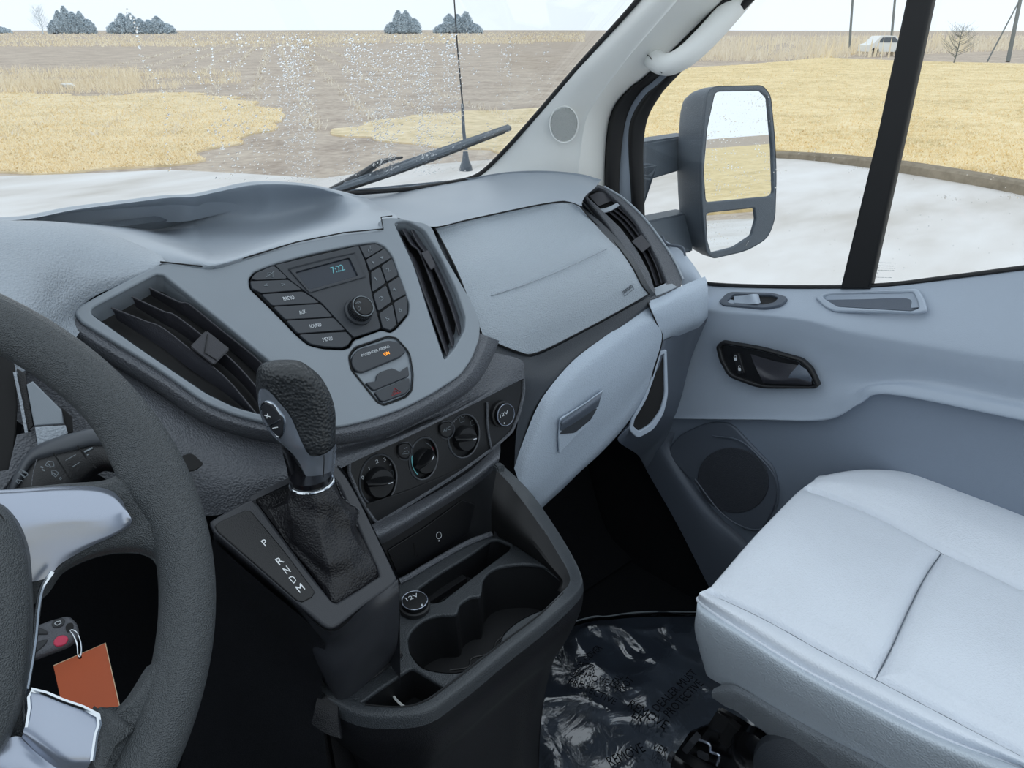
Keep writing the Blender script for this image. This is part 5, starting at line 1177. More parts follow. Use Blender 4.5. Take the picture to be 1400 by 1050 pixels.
def inpoly(x, y, pl_):
    c = False; j = len(pl_)-1
    for i in range(len(pl_)):
        if (pl_[i][1] > y) != (pl_[j][1] > y) and x < (pl_[j][0]-pl_[i][0])*(y-pl_[i][1])/(pl_[j][1]-pl_[i][1])+pl_[i][0]: c = not c
        j = i
    return c
def overlay(src, poly, push, cuts=1):
    """a raised skin lying on src, cut out along an outline"""
    bm = bmesh.new(); bm.from_mesh(src); bm.normal_update()
    kill = [fa for fa in bm.faces if fa.normal.dot(fa.calc_center_median()-CAM) > -.0001 or len(fa.verts) > 4]
    bmesh.ops.delete(bm, geom=kill, context='FACES')
    for _ in range(cuts): bmesh.ops.subdivide_edges(bm, edges=bm.edges[:], cuts=1, use_grid_fill=True)
    bm.normal_update()
    kill = [fa for fa in bm.faces if not inpoly(*projpx(fa.calc_center_median()), poly)]
    bmesh.ops.delete(bm, geom=kill, context='FACES')
    bm.normal_update()
    P0 = [Vector((a, b, 0)) for a, b in poly]; cl = P0+[P0[0]]
    for v in bm.verts:
        if v.is_boundary:          # pull the ragged rim onto the outline
            x, y = projpx(v.co); best = None
            for i in range(len(cl)-1):
                e = cl[i+1]-cl[i]; t = max(0, min(1, (Vector((x, y, 0))-cl[i]).dot(e)/max(e.length_squared, 1e-9))); q = cl[i]+e*t
                d = (q-Vector((x, y, 0))).length
                if best is None or d < best[0]: best = (d, q)
            if best[0] < 6:
                tt = (v.co-CAM).length/ray(x, y).length; v.co = CAM+ray(best[1].x, best[1].y)*tt
    for v in bm.verts: v.co += v.normal*push
    m = bpy.data.meshes.new('o'); bm.to_mesh(m); bm.free(); return m
M['knob'] = mat('knob_grained_leather', c8(44, 47, 50), .38, grain=1.0, gscale=330)
kb = ob('knob', km.copy(), M['knob'], gs, ang=80)
def c4(p): return [(260+x/4.667, 480+y/4.667) for x, y in p]
silver = csm(c4([(448, 250), (470, 238), (505, 250), (560, 310), (640, 410), (690, 520), (720, 590), (755, 650), (790, 668), (850, 655), (900, 620), (925, 590), (918, 690), (905, 790), (850, 822), (790, 830), (740, 790), (690, 690), (610, 605), (560, 560), (500, 500), (460, 420), (442, 320)]), 3)
M['knobsil'] = mat('knob_silver_plastic', c8(170, 178, 190), .25, metal=.7)
ob('silver_front', overlay(km, silver, .0012), M['knobsil'], kb, ang=80)
M['knobblk'] = mat('knob_gloss_black', c8(18, 18, 22), .22)
ob('lower_sleeve', overlay(km, csm(c4([(590, 620), (640, 650), (685, 720), (735, 800), (780, 835), (840, 835), (905, 805), (900, 850), (760, 880), (650, 850), (620, 740)]), 2), .0008), M['knobblk'], kb, ang=80)
from mathutils.bvhtree import BVHTree
_b = bmesh.new(); _b.from_mesh(km); KT_ = BVHTree.FromBMesh(_b); _b.free()
def kn_(x, y, o=.001):
    d = ray(260+x/4.667, 480+y/4.667).normalized(); h = KT_.ray_cast(CAM, d)
    if h[0] is None: h = KT_.find_nearest(CAM+d*.72)
    return h[0]+h[1]*o
bo_ = crspline([Vector((x, y, 0)) for x, y in [(466, 345), (486, 320), (530, 332), (575, 385), (604, 435), (602, 500), (582, 545), (545, 515), (500, 440), (470, 385)]], 4, True)
bc_ = Vector((535, 430, 0))
def ringat(s, o): return [kn_(bc_.x+(q.x-bc_.x)*s, bc_.y+(q.y-bc_.y)*s, o) for q in bo_]
ob('shift_button_ring', tube(ringat(1, .0018), .0011, 8, closed=True), M['chrome'], kb)
rr_ = [ringat(1.0, .0012), ringat(.9, .0030), ringat(.6, .0032), ringat(.3, .0034), ringat(.02, .0034)]; nb_ = len(bo_)
ob('shift_button', meshof([p for r in rr_ for p in r], [(i*nb_+j, i*nb_+(j+1) % nb_, (i+1)*nb_+(j+1) % nb_, (i+1)*nb_+j) for i in range(4) for j in range(nb_)]), M['hous2'], kb)
ob('plus_minus_marks', join([tube([kn_(x, y, .0042), kn_((x+x2)/2, (y+y2)/2, .0042), kn_(x2, y2, .0042)], .0005, 5) for x, y, x2, y2 in [(495, 398, 530, 408), (514, 390, 510, 416), (545, 480, 575, 474)]]), M['whitep'], kb)
ob('button_divider', tube([kn_(512, 470, .004), kn_(548, 452, .0042), kn_(590, 425, .004)], .0008, 5), M['chrome'], kb)
ob('chrome_ring', tube([ctr+AX*.002+(ru*cos(2*pi*k/40)+rv_*sin(2*pi*k/40))*.0212 for k in range(40)], .0016, 8, closed=True), M['chrome'], gs)
ob('stem', lathe(ctr-AX*.01, AX, [(.020, 0), (.020, .02)], 24), M['knobblk'], gs)
ob('side_seam', tube([P(x, y, t=t) for x, y, t in [(443, 622, .6765), (443, 636, .681), (442, 652, .689)]], .0005, 5, sub=4), M['gap'], kb)

# ================================================================== STEERING WHEEL
WC = Vector((-.432, .420, .955)); WN = Vector((-.0, -.797, .604)).normalized(); WP = (WC, WN)
wu, wv, _ = frame_of(WN)
def wh(x, y, off=0): return P(x, y, pl=WP, off=off)
sw_ = thing('steering_wheel', WC+Vector((0, 0, -.2)), 'black grained steering wheel with silver spoke trims', 'steering wheel')
NR = 140; rim = []
for i in range(NR):
    a = 2*pi*i/NR; rim.append(WC+(wu*cos(a)+wv*sin(a))*.19)
rv2 = []; fr2 = []
K = 20
ang1 = math.atan2((wh(200, 640)-WC).dot(wv), (wh(200, 640)-WC).dot(wu))
ang2 = math.atan2((wh(200, 960)-WC).dot(wv), (wh(200, 960)-WC).dot(wu))
for i in range(NR):
    a = 2*pi*i/NR; er = wu*cos(a)+wv*sin(a)
    def near(x, w_): 
        d = (a-x+pi) % (2*pi)-pi; return math.exp(-(d/w_)**2)
    fat = near(ang1, .16)*.006
    for k in range(K):
        b = 2*pi*k/K; cb_, sb_ = cos(b), sin(b)
        rr = .0165+(fat if cb_ < 0 else 0)*abs(cb_)
        ridge = .0
        rv2.append(rim[i]+er*(cb_*rr*.98)+WN*(sb_*.0172))
for i in range(NR):
    j = (i+1) % NR
    for k in range(K):
        l = (k+1) % K; fr2.append((i*K+k, i*K+l, j*K+l, j*K+k))
rm = meshof(rv2, fr2); bq = bmesh.new(); bq.from_mesh(rm); bmesh.ops.recalc_face_normals(bq, faces=bq.faces[:]); bq.to_mesh(rm); bq.free()
ob('rim', rm, M['wheel'], sw_, ang=80)
sp = [
 [wh(x, y, o) for x, y, o in [(-300, 690, .004), (-100, 680, .0), (20, 668, -.010), (90, 661, -.010), (140, 657, -.008), (164, 646, -.005), (170, 628, -.004), (168, 608, .0), (176, 592, .006)]],
 [wh(x, y, o) for x, y, o in [(-300, 692, .01), (-100, 684, .006), (20, 674, .0), (90, 668, .001), (145, 665, .002), (172, 655, .004), (182, 638, .006), (188, 622, .009), (200, 612, .012)]],
 [wh(x, y, o) for x, y, o in [(-300, 720, .012), (-100, 716, .006), (20, 710, .001), (100, 704, .001), (165, 696, .002), (192, 686, .005), (208, 674, .009), (218, 664, .012), (226, 658, .014)]],
 [wh(x, y, o) for x, y, o in [(-300, 780, .010), (-100, 770, .004), (20, 752, -.002), (100, 738, -.002), (170, 728, .001), (202, 722, .005), (222, 716, .010), (232, 712, .013), (240, 710, .015)]],
 [wh(x, y, o) for x, y, o in [(-300, 850, .004), (-100, 830, -.002), (42, 795, -.008), (95, 766, -.008), (150, 748, -.005), (190, 744, -.002), (214, 750, .003), (228, 756, .008), (242, 760, .011)]],
 [wh(x, y, o) for x, y, o in [(-300, 900, -.012), (-100, 870, -.016), (46, 826, -.018), (88, 782, -.016), (136, 760, -.014), (182, 755, -.012), (208, 762, -.007), (218, 776, -.002), (226, 792, .004)]],
]
ob('spoke', patch(sp, 6, 6), M['wheel'], sw_, ang=80)
ob('spoke_back', patch([[p-WN*.012 for p in sp[0]], [p-WN*.016 for p in sp[3]], [p-WN*.006 for p in sp[-1]]], 6, 4), M['wheel'], sw_, ang=80)
def curved(rows, th=.001, nu=6, nv=6): return patch(rows, nu, nv, th)
si = [
 [wh(x, y, o) for x, y, o in [(-200, 676, .010), (-60, 672, .008), (20, 669, .006), (80, 665, .005), (125, 665, .005), (152, 671, .005), (168, 685, .006)]],
 [wh(x, y, o) for x, y, o in [(-200, 682, .014), (-60, 680, .012), (20, 678, .010), (82, 675, .009), (130, 676, .009), (156, 682, .009), (172, 696, .010)]],
 [wh(x, y, o) for x, y, o in [(-200, 710, .016), (-60, 708, .014), (24, 706, .011), (86, 704, .0095), (134, 702, .009), (162, 700, .010), (178, 706, .012)]],
 [wh(x, y, o) for x, y, o in [(-200, 750, .014), (-60, 745, .011), (30, 736, .007), (90, 726, .006), (136, 718, .007), (164, 714, .0085), (180, 712, .011)]],
 [wh(x, y, o) for x, y, o in [(-200, 790, .008), (-60, 785, .005), (40, 768, .001), (88, 752, .001), (130, 738, .003), (160, 726, .006), (179, 716, .009)]],
 [wh(x, y, o) for x, y, o in [(-200, 800, .003), (-60, 800, .0), (52, 794, -.004), (84, 770, -.003), (122, 748, .0), (158, 731, .004), (178, 719, .007)]],
]
ob('silver_spoke_trim', curved(si), M['silver'], sw_, 'satin silver trim on the side spoke', ang=60)
ob('silver_edge', tube([wh(x, y, .004) for x, y in [(72, 782), (58, 803), (52, 830), (48, 870), (43, 905), (36, 945), (34, 975), (42, 1000)]], .0014, 8, sub=5), M['chrome'], sw_)
# hub pad
hub = [(-520, 700), (-260, 640), (-60, 668), (-5, 684), (16, 698), (30, 720), (40, 750), (44, 790), (46, 840), (43, 890), (36, 940), (24, 985), (0, 1030), (-60, 1090), (-260, 1200), (-520, 1200)]
hm = []
hp_ = crspline([Vector((x, y, 0)) for x, y in hub], 4, True); hc0 = Vector((-260, 900, 0)); 
for s, o in ((1.0, .002), (.997, .010), (.985, .016), (.96, .020), (.9, .023), (.7, .026), (.35, .028), (.02, .029)):
    hm.append([wh(hc0.x+(q.x-hc0.x)*s, hc0.y+(q.y-hc0.y)*s, o) for q in hp_])
n_h = len(hp_); hubm = meshof([p for r in hm for p in r], [(i*n_h+j, i*n_h+(j+1) % n_h, (i+1)*n_h+(j+1) % n_h, (i+1)*n_h+j) for i in range(len(hm)-1) for j in range(n_h)])
bq = bmesh.new(); bq.from_mesh(hubm); bmesh.ops.recalc_face_normals(bq, faces=bq.faces[:])
if sum(fa.normal.dot(WN) for fa in bq.faces) < 0: bmesh.ops.reverse_faces(bq, faces=bq.faces[:])
bq.to_mesh(hubm); bq.free()
ob('hub_pad', hubm, M['wheel'], sw_, ang=60)
ob('hub_joint', tube([wh(x, y, .0195) for x, y in [(-60, 678), (-14, 697), (4, 712), (12, 745), (15, 800), (16, 860), (12, 920), (0, 975), (-30, 1020)]], .0012, 5, sub=5), M['gap'], sw_)
# lower spoke
ls = [
 [wh(x, y, o) for x, y, o in [(20, 962, -.008), (60, 958, -.006), (100, 968, -.004), (138, 975, -.004), (168, 960, -.004), (200, 912, -.002)]],
 [wh(x, y, o) for x, y, o in [(20, 985, -.002), (60, 978, -.001), (104, 984, .0), (146, 984, .001), (188, 950, .004), (222, 900, .009)]],
 [wh(x, y, o) for x, y, o in [(10, 1040, -.002), (60, 1030, -.002), (120, 1010, -.001), (165, 985, .002), (210, 950, .008), (240, 915, .012)]],
 [wh(x, y, o) for x, y, o in [(0, 1120, -.002), (60, 1120, -.002), (120, 1120, .0), (170, 1060, .003), (215, 1000, .009), (235, 960, .012)]],
]
ob('lower_spoke', patch(ls, 6, 6, .006), M['wheel'], sw_, ang=80)
pt = [[wh(42, 941, .008), wh(66, 950, .009), wh(100, 966, .009), wh(134, 977, .008)], [wh(38, 970, .010), wh(64, 982, .011), wh(98, 996, .011), wh(131, 1000, .010)], [wh(32, 1000, .010), wh(58, 1016, .011), wh(90, 1034, .011), wh(126, 1036, .010)], [wh(30, 1008, .006), wh(52, 1030, .006), (wh(84, 1052, .006)), wh(118, 1052, .006)]]
ob('silver_lower_plate', curved(pt, .002), M['silver'], sw_, 'satin silver plate on the lower spoke', ang=60)
ob('plate_edge', tube([wh(x, y, .010) for x, y in [(36, 994), (40, 968), (43, 943), (86, 958), (134, 978), (131, 1005), (126, 1040)]], .0013, 6, sub=2), M['chrome'], sw_)
ob('silver_lower_sweep', curved([[wh(-60, 1020, .004), wh(0, 1012, .005), wh(30, 1008, .005), (wh(70, 1036, .005)), wh(112, 1060, .004)], [wh(-60, 1060, .006), wh(0, 1050, .008), wh(30, 1045, .008), wh(65, 1070, .006), wh(105, 1090, .004)], [wh(-60, 1110, .0), wh(0, 1110, .0), wh(30, 1110, .0), wh(60, 1120, .0), wh(95, 1120, .0)]], .004), M['silver'], sw_, ang=60)

# ================================================================== COLUMN: stalk, shroud, key
scol = thing('steering_column', (-.43, .55, .75), 'dark steering column shroud behind the wheel', 'steering column')
ob('upper_shroud', patch([[P(x, y, t=t) for x, y, t in [(-80, 640, .62), (-20, 655, .64), (4, 650, .66), (20, 610, .70), (40, 560, .74)]], [P(x, y, t=t) for x, y, t in [(-80, 700, .58), (-10, 700, .62), (14, 680, .66), (36, 630, .70), (52, 585, .74)]], [P(x, y, t=t) for x, y, t in [(-80, 800, .58), (0, 780, .64), (40, 740, .68), (80, 680, .72), (110, 640, .76)]]], 6, 6), M['wedge'], scol)
ob('lower_shroud', box((-.44, .58, .70), (.055, 0, 0), (0, .09, .03), (0, -.015, .05), .012), M['black'], scol)
stk = thing('wiper_stalk', P(80, 640, t=.6), 'black wiper stalk with white wiper symbols behind the steering wheel', 'stalk')
T0 = [(-20, 720), (4, 680), (20, 648), (36, 622), (58, 606), (95, 594), (132, 586), (172, 590)]
T1 = [(-14, 726), (10, 684), (26, 654), (42, 628), (66, 618), (100, 610), (132, 603), (174, 606)]
T2 = [(-6, 740), (18, 696), (36, 662), (56, 640), (76, 635), (104, 626), (134, 618), (176, 622)]
T3 = [(4, 760), (26, 716), (48, 690), (72, 672), (92, 668), (112, 652), (140, 636), (180, 646)]
T4 = [(10, 780), (34, 736), (60, 712), (84, 690), (100, 678), (120, 660), (146, 644), (184, 660)]
tt_ = (.600, .595, .590, .590, .590, .592, .598, .61)
M['stalk'] = mat('stalk_satin_plastic', c8(74, 78, 84), .4)
ob('stalk_shell', patch([[P(x, y, t=t+.02) for (x, y), t in zip(T0, tt_)], [P(x, y, t=t) for (x, y), t in zip(T0, tt_)], [P(x, y, t=t-.004) for (x, y), t in zip(T1, tt_)], [P(x, y, t=t+.002) for (x, y), t in zip([((a[0]+b[0])/2, (a[1]+b[1])/2+1) for a, b in zip(T1, T2)], tt_)]], 6, 5), M['stalk'], stk)
fcx = [[P(x, y, t=t+.001) for (x, y), t in zip(T1, tt_)], [P(x, y, t=t-.004) for (x, y), t in zip(T2, tt_)], [P(x, y, t=t-.002) for (x, y), t in zip(T3, tt_)], [P(x, y, t=t+.012) for (x, y), t in zip(T4, tt_)]]
sf = ob('stalk_face', patch(fcx, 6, 5), M['panel'], stk)
SK = plane(P(70, 645, t=.576), -ray(70, 645)*1.0)
def sk(x, y, o=0): return P(x, y, pl=SK, off=o)
def sk5(pts, r=.0004, cl=False): return tube([sk(x/5.25, 480+y/5.25) for x, y in pts], r, 4, closed=cl)
ob('wiper_symbols', join([sk5([(135, 870), (150, 850), (195, 875), (200, 890), (180, 905)], cl=True), sk5([(150, 880), (178, 912)]), sk5([(160, 860), (190, 880)]), sk5([(115, 935), (135, 952), (150, 930), (125, 922)], cl=True), sk5([(150, 925), (165, 935)]),
  sk5([(325, 820), (345, 790), (380, 795), (388, 825), (360, 835)], cl=True), sk5([(345, 808), (368, 835)]), sk5([(370, 860), (395, 855), (420, 875), (400, 905), (375, 885)], cl=True), sk5([(378, 870), (405, 892)]), sk5([(425, 912), (435, 905), (442, 915), (432, 922)], cl=True),
  sk5([(290, 830), (310, 838)], .0007), sk5([(300, 850), (322, 858)], .0007)]), M['grey_print'], sf)
ob('ring_marks', join([sk5([(470, 785), (545, 742)], .0003), sk5([(518, 832), (570, 800)], .0003), sk5([(605, 725), (665, 695)], .0009), sk5([(625, 748), (660, 720)], .0006), sk5([(640, 770), (660, 762)], .0004), sk5([(650, 790), (672, 784)], .0004)]), M['grey_print'], sf)
ob('ring_joint', sk5([(385, 735), (420, 790), (460, 850), (515, 940)], .0006), M['gap'], sf); ob('ring_joint', sk5([(555, 680), (600, 740), (640, 800), (690, 840)], .0006), M['gap'], sf); ob('face_edge', sk5([(265, 775), (240, 860), (225, 965)], .0004), M['dashdark'], sf)
# end switch of the stalk, dark
# instrument side panel seen between rim and stalk
ip = thing('instrument_surround', P(60, 560, Y=.66), 'grey instrument surround panel seen through the wheel above the stalk', 'panel')
IP = plane(P(64, 560, Y=.655), (-.15, -.85, .5))
def ipp(x, y, o=0): return P(x/5.25, 480+y/5.25, pl=IP, off=o)
def iplate(pts, off=0, d=.004): return plate([[(q[0]/5.25, 480+q[1]/5.25) for q in pts]], IP, d, .001, off=off)
ob('screen_panel', iplate([(190, 240), (235, 215), (440, 420), (455, 520), (245, 535)]), M['bezel'], ip)
ob('side_strip', iplate([(118, 120), (180, 160), (195, 240), (245, 535), (190, 580)], -.003), M['panel'], ip)
ob('lower_block', iplate([(250, 545), (470, 532), (488, 590), (340, 660), (270, 680)], .001), M['dash'], ip)
ob('edge_line', tube([ipp(105, 150), ipp(150, 360), ipp(190, 585)], .0012, 6), M['dash'], ip)
ob('shroud_flank', iplate([(-200, 900), (60, 850), (120, 600), (190, 585), (255, 560), (275, 680), (200, 760), (100, 900), (20, 1000), (-200, 1100)], -.006), M['dashdark'], ip)
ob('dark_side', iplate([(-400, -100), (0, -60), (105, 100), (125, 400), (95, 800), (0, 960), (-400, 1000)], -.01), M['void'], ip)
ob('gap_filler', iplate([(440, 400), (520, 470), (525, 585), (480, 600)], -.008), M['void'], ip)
# key fob on its ring and the orange tag
kf = thing('key_fob', P(80, 900, t=.60), 'grey car key fob with pink panic button hanging behind the wheel', 'key fob')
KF = plane(P(80, 870, t=.60), -ray(80, 870)+Vector((.1, 0, .5)))
def kf_(x, y): return (x/4.667, 800+y/4.667)
fo = [kf_(*q) for q in [(60, 330), (240, 250), (330, 215), (420, 192), (450, 197), (490, 235), (505, 280), (500, 330), (440, 380), (360, 410), (215, 465), (60, 520)]]
ob('body', plate([R2(fo, .35, 4)], KF, .014, .004), M['fob'], kf)
ob('pink_button', plate([csm([kf_(*q) for q in [(345, 350), (375, 322), (420, 320), (436, 345), (415, 375), (370, 390), (345, 378)]], 3)], KF, .004, .001, off=.0015), M['pink'], kf, 'pink panic button')
ob('trunk_button', plate([csm([kf_(*q) for q in [(332, 240), (350, 218), (395, 208), (415, 225), (400, 258), (355, 272), (335, 262)]], 3)], KF, .004, .001, off=.0012), M['fobdk'], kf)
ob('lock_button', plate([csm([kf_(*q) for q in [(180, 290), (240, 268), (290, 285), (305, 312), (240, 315), (180, 330)]], 3)], KF, .004, .001, off=.0012), M['fobdk'], kf)
ob('unlock_button', plate([csm([kf_(*q) for q in [(200, 400), (240, 360), (300, 345), (290, 375), (240, 420), (190, 440)]], 3)], KF, .004, .001, off=.0012), M['fobdk'], kf)
ob('trunk_icon', join([tube([P(*kf_(*q), pl=KF, off=.0022) for q in [(348, 245), (362, 232), (385, 228), (390, 242), (365, 256)]], .0004, 4, closed=True)]), M['white'], kf)
ob('ring_hole', plate([csm([kf_(*q) for q in [(418, 270), (432, 245), (460, 240), (470, 262), (460, 290), (430, 300)]], 3)], KF, .002, .0004, off=.0006), M['void'], kf)
kr_ = [P(*kf_(*q), pl=KF, off=o) for q, o in [((462, 285), .004), ((490, 300), .006), ((512, 350), .006), ((520, 410), .004), ((512, 455), .003), ((498, 440), .002), ((492, 380), .003), ((470, 320), .003), ((448, 290), .003)]]
ob('key_ring', tube(kr_, .0005, 6, closed=True, sub=5), M['chrome'], None, 'thin metal split ring joining the key fob and orange tag', 'key ring')
KT = plane(P(110, 930, t=.60), -ray(110, 930)+Vector((.15, .1, .2)))
tg = [(73, 910), (144, 879), (168, 985), (95, 1010)]
def circ(x, y, r): return [(x+cos(2*pi*k/12)*r, y+sin(2*pi*k/12)*r) for k in range(12)]
tgo = thing('key_tag', P(110, 985, pl=KT), 'plain orange card tag hanging from the key ring', 'tag')
ob('card', plate([tg, circ(109, 898, 3)], KT, .0006, .0001), M['orange'], tgo, sm=False)
ob('card_edge', tube([P(x, y, pl=KT, off=.0002) for x, y in [(73, 910), (144, 879), (168, 985)]], .0004, 4), M['cream'], tgo)

# ================================================================== FLOOR, FOOTWELLS
M['carpet'] = mat('black_carpet', c8(22, 23, 26), .9, spec=.1, grain=.5, gscale=200)
M['vinyl'] = mat('dark_floor_vinyl', c8(112, 122, 136), .5)
ob('floor', box((0, -.2, -.03), (.93, 0, 0), (0, 1.35, 0), (0, 0, .03)), M['carpet'], kind='structure')
fw = [[Vector((x, y, z)) for x in (-.95, -.5, 0, .5, .93)] for y, z in ((.80, .003), (.92, .03), (1.03, .14), (1.10, .32), (1.12, .6), (1.12, .9))]
ob('wall_front', patch(fw, 5, 5), M['carpet'], kind='structure')
ob('baseboard_right', patch([[Vector((.86, y, .0)) for y in (1.12, .9, .7, .4, 0)], [Vector((.875, y, .2)) for y in (1.12, .9, .7, .4, 0)], [Vector((.88, y, .62)) for y in (1.12, .9, .7, .4, 0)]], 4, 4), M['carpet'], kind='structure')
ob('wall_left', box((-.93, .2, .42), (.01, 0, 0), (0, .95, 0), (0, 0, .45)), M['doordk'], kind='structure')
# carpet hump beside the console and wheel arch
ob('footwell_carpet', patch([[Vector((.10, .70, .30)), Vector((.22, .80, .06)), Vector((.35, .83, .012)), Vector((.6, .80, .01)), Vector((.86, .78, .01))], [Vector((.12, .85, .34)), Vector((.24, .9, .12)), Vector((.36, .92, .05)), Vector((.6, .9, .05)), Vector((.86, .88, .08))], [Vector((.12, 1.05, .5)), Vector((.24, 1.05, .4)), Vector((.4, 1.06, .3)), Vector((.6, 1.06, .3)), Vector((.86, 1.0, .4))]], 6, 6), M['carpet'], kind='structure')
# crumpled clear protective film on the floor
def filmmat():
    m = bpy.data.materials.new('clear_floor_film'); m.use_nodes = True; nt = m.node_tree; nt.nodes.clear()
    o = nt.nodes.new('ShaderNodeOutputMaterial'); t = nt.nodes.new('ShaderNodeBsdfTransparent'); g = nt.nodes.new('ShaderNodeBsdfGlossy')
    x = nt.nodes.new('ShaderNodeMixShader'); lw = nt.nodes.new('ShaderNodeLayerWeight'); lw.inputs[0].default_value = .6
    n = nt.nodes.new('ShaderNodeTexNoise'); n.inputs['Scale'].default_value = 14; n.inputs['Detail'].default_value = 5; n.inputs['Distortion'].default_value = 1.5
    bp = nt.nodes.new('ShaderNodeBump'); bp.inputs['Strength'].default_value = .35; bp.inputs['Distance'].default_value = .006
    tc = nt.nodes.new('ShaderNodeTexCoord'); nt.links.new(tc.outputs['Object'], n.inputs['Vector']); nt.links.new(n.outputs['Fac'], bp.inputs['Height'])
    nt.links.new(bp.outputs[0], g.inputs['Normal']); nt.links.new(bp.outputs[0], lw.inputs['Normal'])
    g.inputs['Roughness'].default_value = .06; t.inputs[0].default_value = (.8, .82, .85, 1)
    nt.links.new(lw.outputs['Fresnel'], x.inputs[0]); nt.links.new(t.outputs[0], x.inputs[1]); nt.links.new(g.outputs[0], x.inputs[2]); nt.links.new(x.outputs[0], o.inputs[0]); return m
M['film'] = filmmat()
fa_ = [P(700, 880, Z=.006), P(800, 847, Z=.012), P(830, 844, Z=.010), P(880, 838, Z=.014), P(952, 838, Z=.012), P(1010, 838, Z=.012)]
fb_ = [Vector((-.12, .16, .006)), Vector((.2, .08, .006)), Vector((.3, .06, .006)), Vector((.45, .04, .006)), Vector((.65, .02, .006)), Vector((.84, .0, .006))]
rows = []
for k in range(7):
    t = k/6; rows.append([a.lerp(b, t)+Vector((0, 0, .006*noise.noise(Vector((i*1.7, k*1.3, 2))))) for i, (a, b) in enumerate(zip(fa_, fb_))])
fm = patch(rows, 14, 14)
for v in fm.vertices:
    q = v.co; r1 = 1-abs(noise.noise(Vector((q.x*5+q.y*3, q.y*6-q.x*4, 1))))*2; r2 = 1-abs(noise.noise(Vector((q.x*13, q.y*13, 5))))*2
    k_ = .7+1.0*max(0, min(1, (.42-q.y)*4))
    v.co.z += (.010*max(0, r1)**3+.004*max(0, r2)**3)*k_
mat_v = [[p+Vector((0, 0, -.006)) for p in r] for r in rows]
ob('floor_mat', patch([[Vector((p.x, p.y, .0015+.0*k)) for p in r] for k, r in enumerate(rows)], 3, 3), M['vinyl'], None, 'dark grey floor mat under the clear plastic film', 'mat')
film = ob('protective_film', fm, M['film'], None, 'clear crumpled plastic protective film with printed warnings covering the floor', 'floor film', ang=80)
ob('film_edge', tube([p+Vector((0, 0, .003)) for p in fa_], .0018, 6, sub=6), M['grey_print'], film)
FP = plane((0, 0, .024), (0, 0, 1))
M['ink'] = mat('black_film_print', c8(14, 15, 20), .8, spec=.2)
def c2(x, y): return (760+x/4.375, 820+y/4.375)
def ft(s, a, b, h): ob('film_print', text(s, c2(*a), c2(*b), FP, h, off=0, depth=.0002, bold=.01), M['ink'], film, sm=False)
ft('REMOVE', (425, 640), (650, 775), .021); ft('DEALER MUST', (612, 672), (850, 440), .017); ft('PROTECTIVE', (680, 705), (885, 505), .017)
ft('ER', (450, 700), (510, 735), .017); ft('PROTECTIVE', (70, 500), (350, 630), .016); ft('REMOVE', (105, 450), (310, 515), .016); ft('AFTER', (125, 395), (230, 425), .014)
ft('PROT', (400, 560), (470, 480), .016); ft('DEAL', (355, 530), (405, 465), .015); ft('COVER', (190, 370), (280, 290), .015)
ft('REMOVE', (330, 1000), (540, 905), .020); ft('VER', (570, 890), (655, 935), .017)

# ================================================================== PASSENGER SEAT
seat = thing('passenger_seat', Vector((.6, .1, 0)), 'light grey leatherette passenger seat cushion with stitched piping', 'car seat')
def zz(pts, z): return [P(x, y, Z=z) for x, y in pts]
def fit(row, front, rear):
    a = row[0]+Vector(front[0]); b = row[0]+Vector(front[1]); e = row[-1]+(row[-1]-row[-2]).normalized()*.12
    return [b, a]+row+[e]
rA = [P(x, y, X=xx) for x, y, xx in [(968, 925, .362), (1030, 958, .352), (1100, 996, .350), (1170, 1032, .350), (1250, 1070, .350), (1400, 1145, .350)]]
rB = [P(x, y, X=xx) for x, y, xx in [(953, 868, .352), (1020, 905, .342), (1095, 948, .340), (1170, 990, .340), (1260, 1036, .340), (1400, 1100, .340)]]
rC0 = [P(x, y, X=xx) for x, y, xx in [(955, 838, .352), (1020, 876, .344), (1095, 922, .342), (1180, 966, .342), (1280, 1014, .342), (1400, 1062, .342)]]
rC = zz([(957, 824), (1020, 867), (1100, 916), (1190, 962), (1290, 1010), (1400, 1051)], .492)
rC2 = zz([(962, 815), (1028, 853), (1110, 902), (1198, 946), (1296, 994), (1400, 1040)], .508)
rD = zz([(976, 806), (1046, 838), (1130, 884), (1200, 920), (1300, 972), (1400, 1024)], .509)
rD2 = zz([(990, 794), (1060, 822), (1140, 864), (1215, 900), (1315, 950), (1410, 1000)], .508)
rE = zz([(1042, 733), (1100, 760), (1168, 795), (1248, 830), (1330, 872), (1412, 915)], .516)
rF = zz([(1100, 672), (1152, 690), (1212, 716), (1284, 750), (1342, 780), (1412, 815)], .508)
rF2 = zz([(1112, 662), (1160, 678), (1220, 702), (1294, 738), (1350, 762), (1416, 796)], .510)
rG = zz([(1120, 657), (1176, 661), (1238, 674), (1310, 704), (1364, 728), (1424, 756)], .527)
rH = zz([(1126, 651), (1180, 644), (1246, 650), (1318, 676), (1372, 698), (1432, 724)], .530)
rI = [p+Vector((.018, 0, -.012)) for p in rH]; rJ = [p+Vector((.022, 0, -.07)) for p in rH]; rK = [p+Vector((.010, 0, -.16)) for p in rH]
def rez(row, zs):
    return [CAM+(p-CAM)*((z-CAM.z)/(p.z-CAM.z)) for p, z in zip(row, zs)]
rG = rez(rG, (.512, .522, .527, .527, .527, .527)); rH = rez(rH, (.512, .523, .530, .530, .530, .530))
rI = [p+Vector((.018, 0, -.012)) for p in rH]; rJ = [p+Vector((.022, 0, -.07)) for p in rH]; rK = [p+Vector((.010, 0, -.16)) for p in rH]
F0 = ((0, .012, -.014), (0, .018, -.07))
FL = {0: ((.010, .006, -.004), (.05, .008, -.05)), 1: ((.006, .010, -.008), (.03, .014, -.06))}
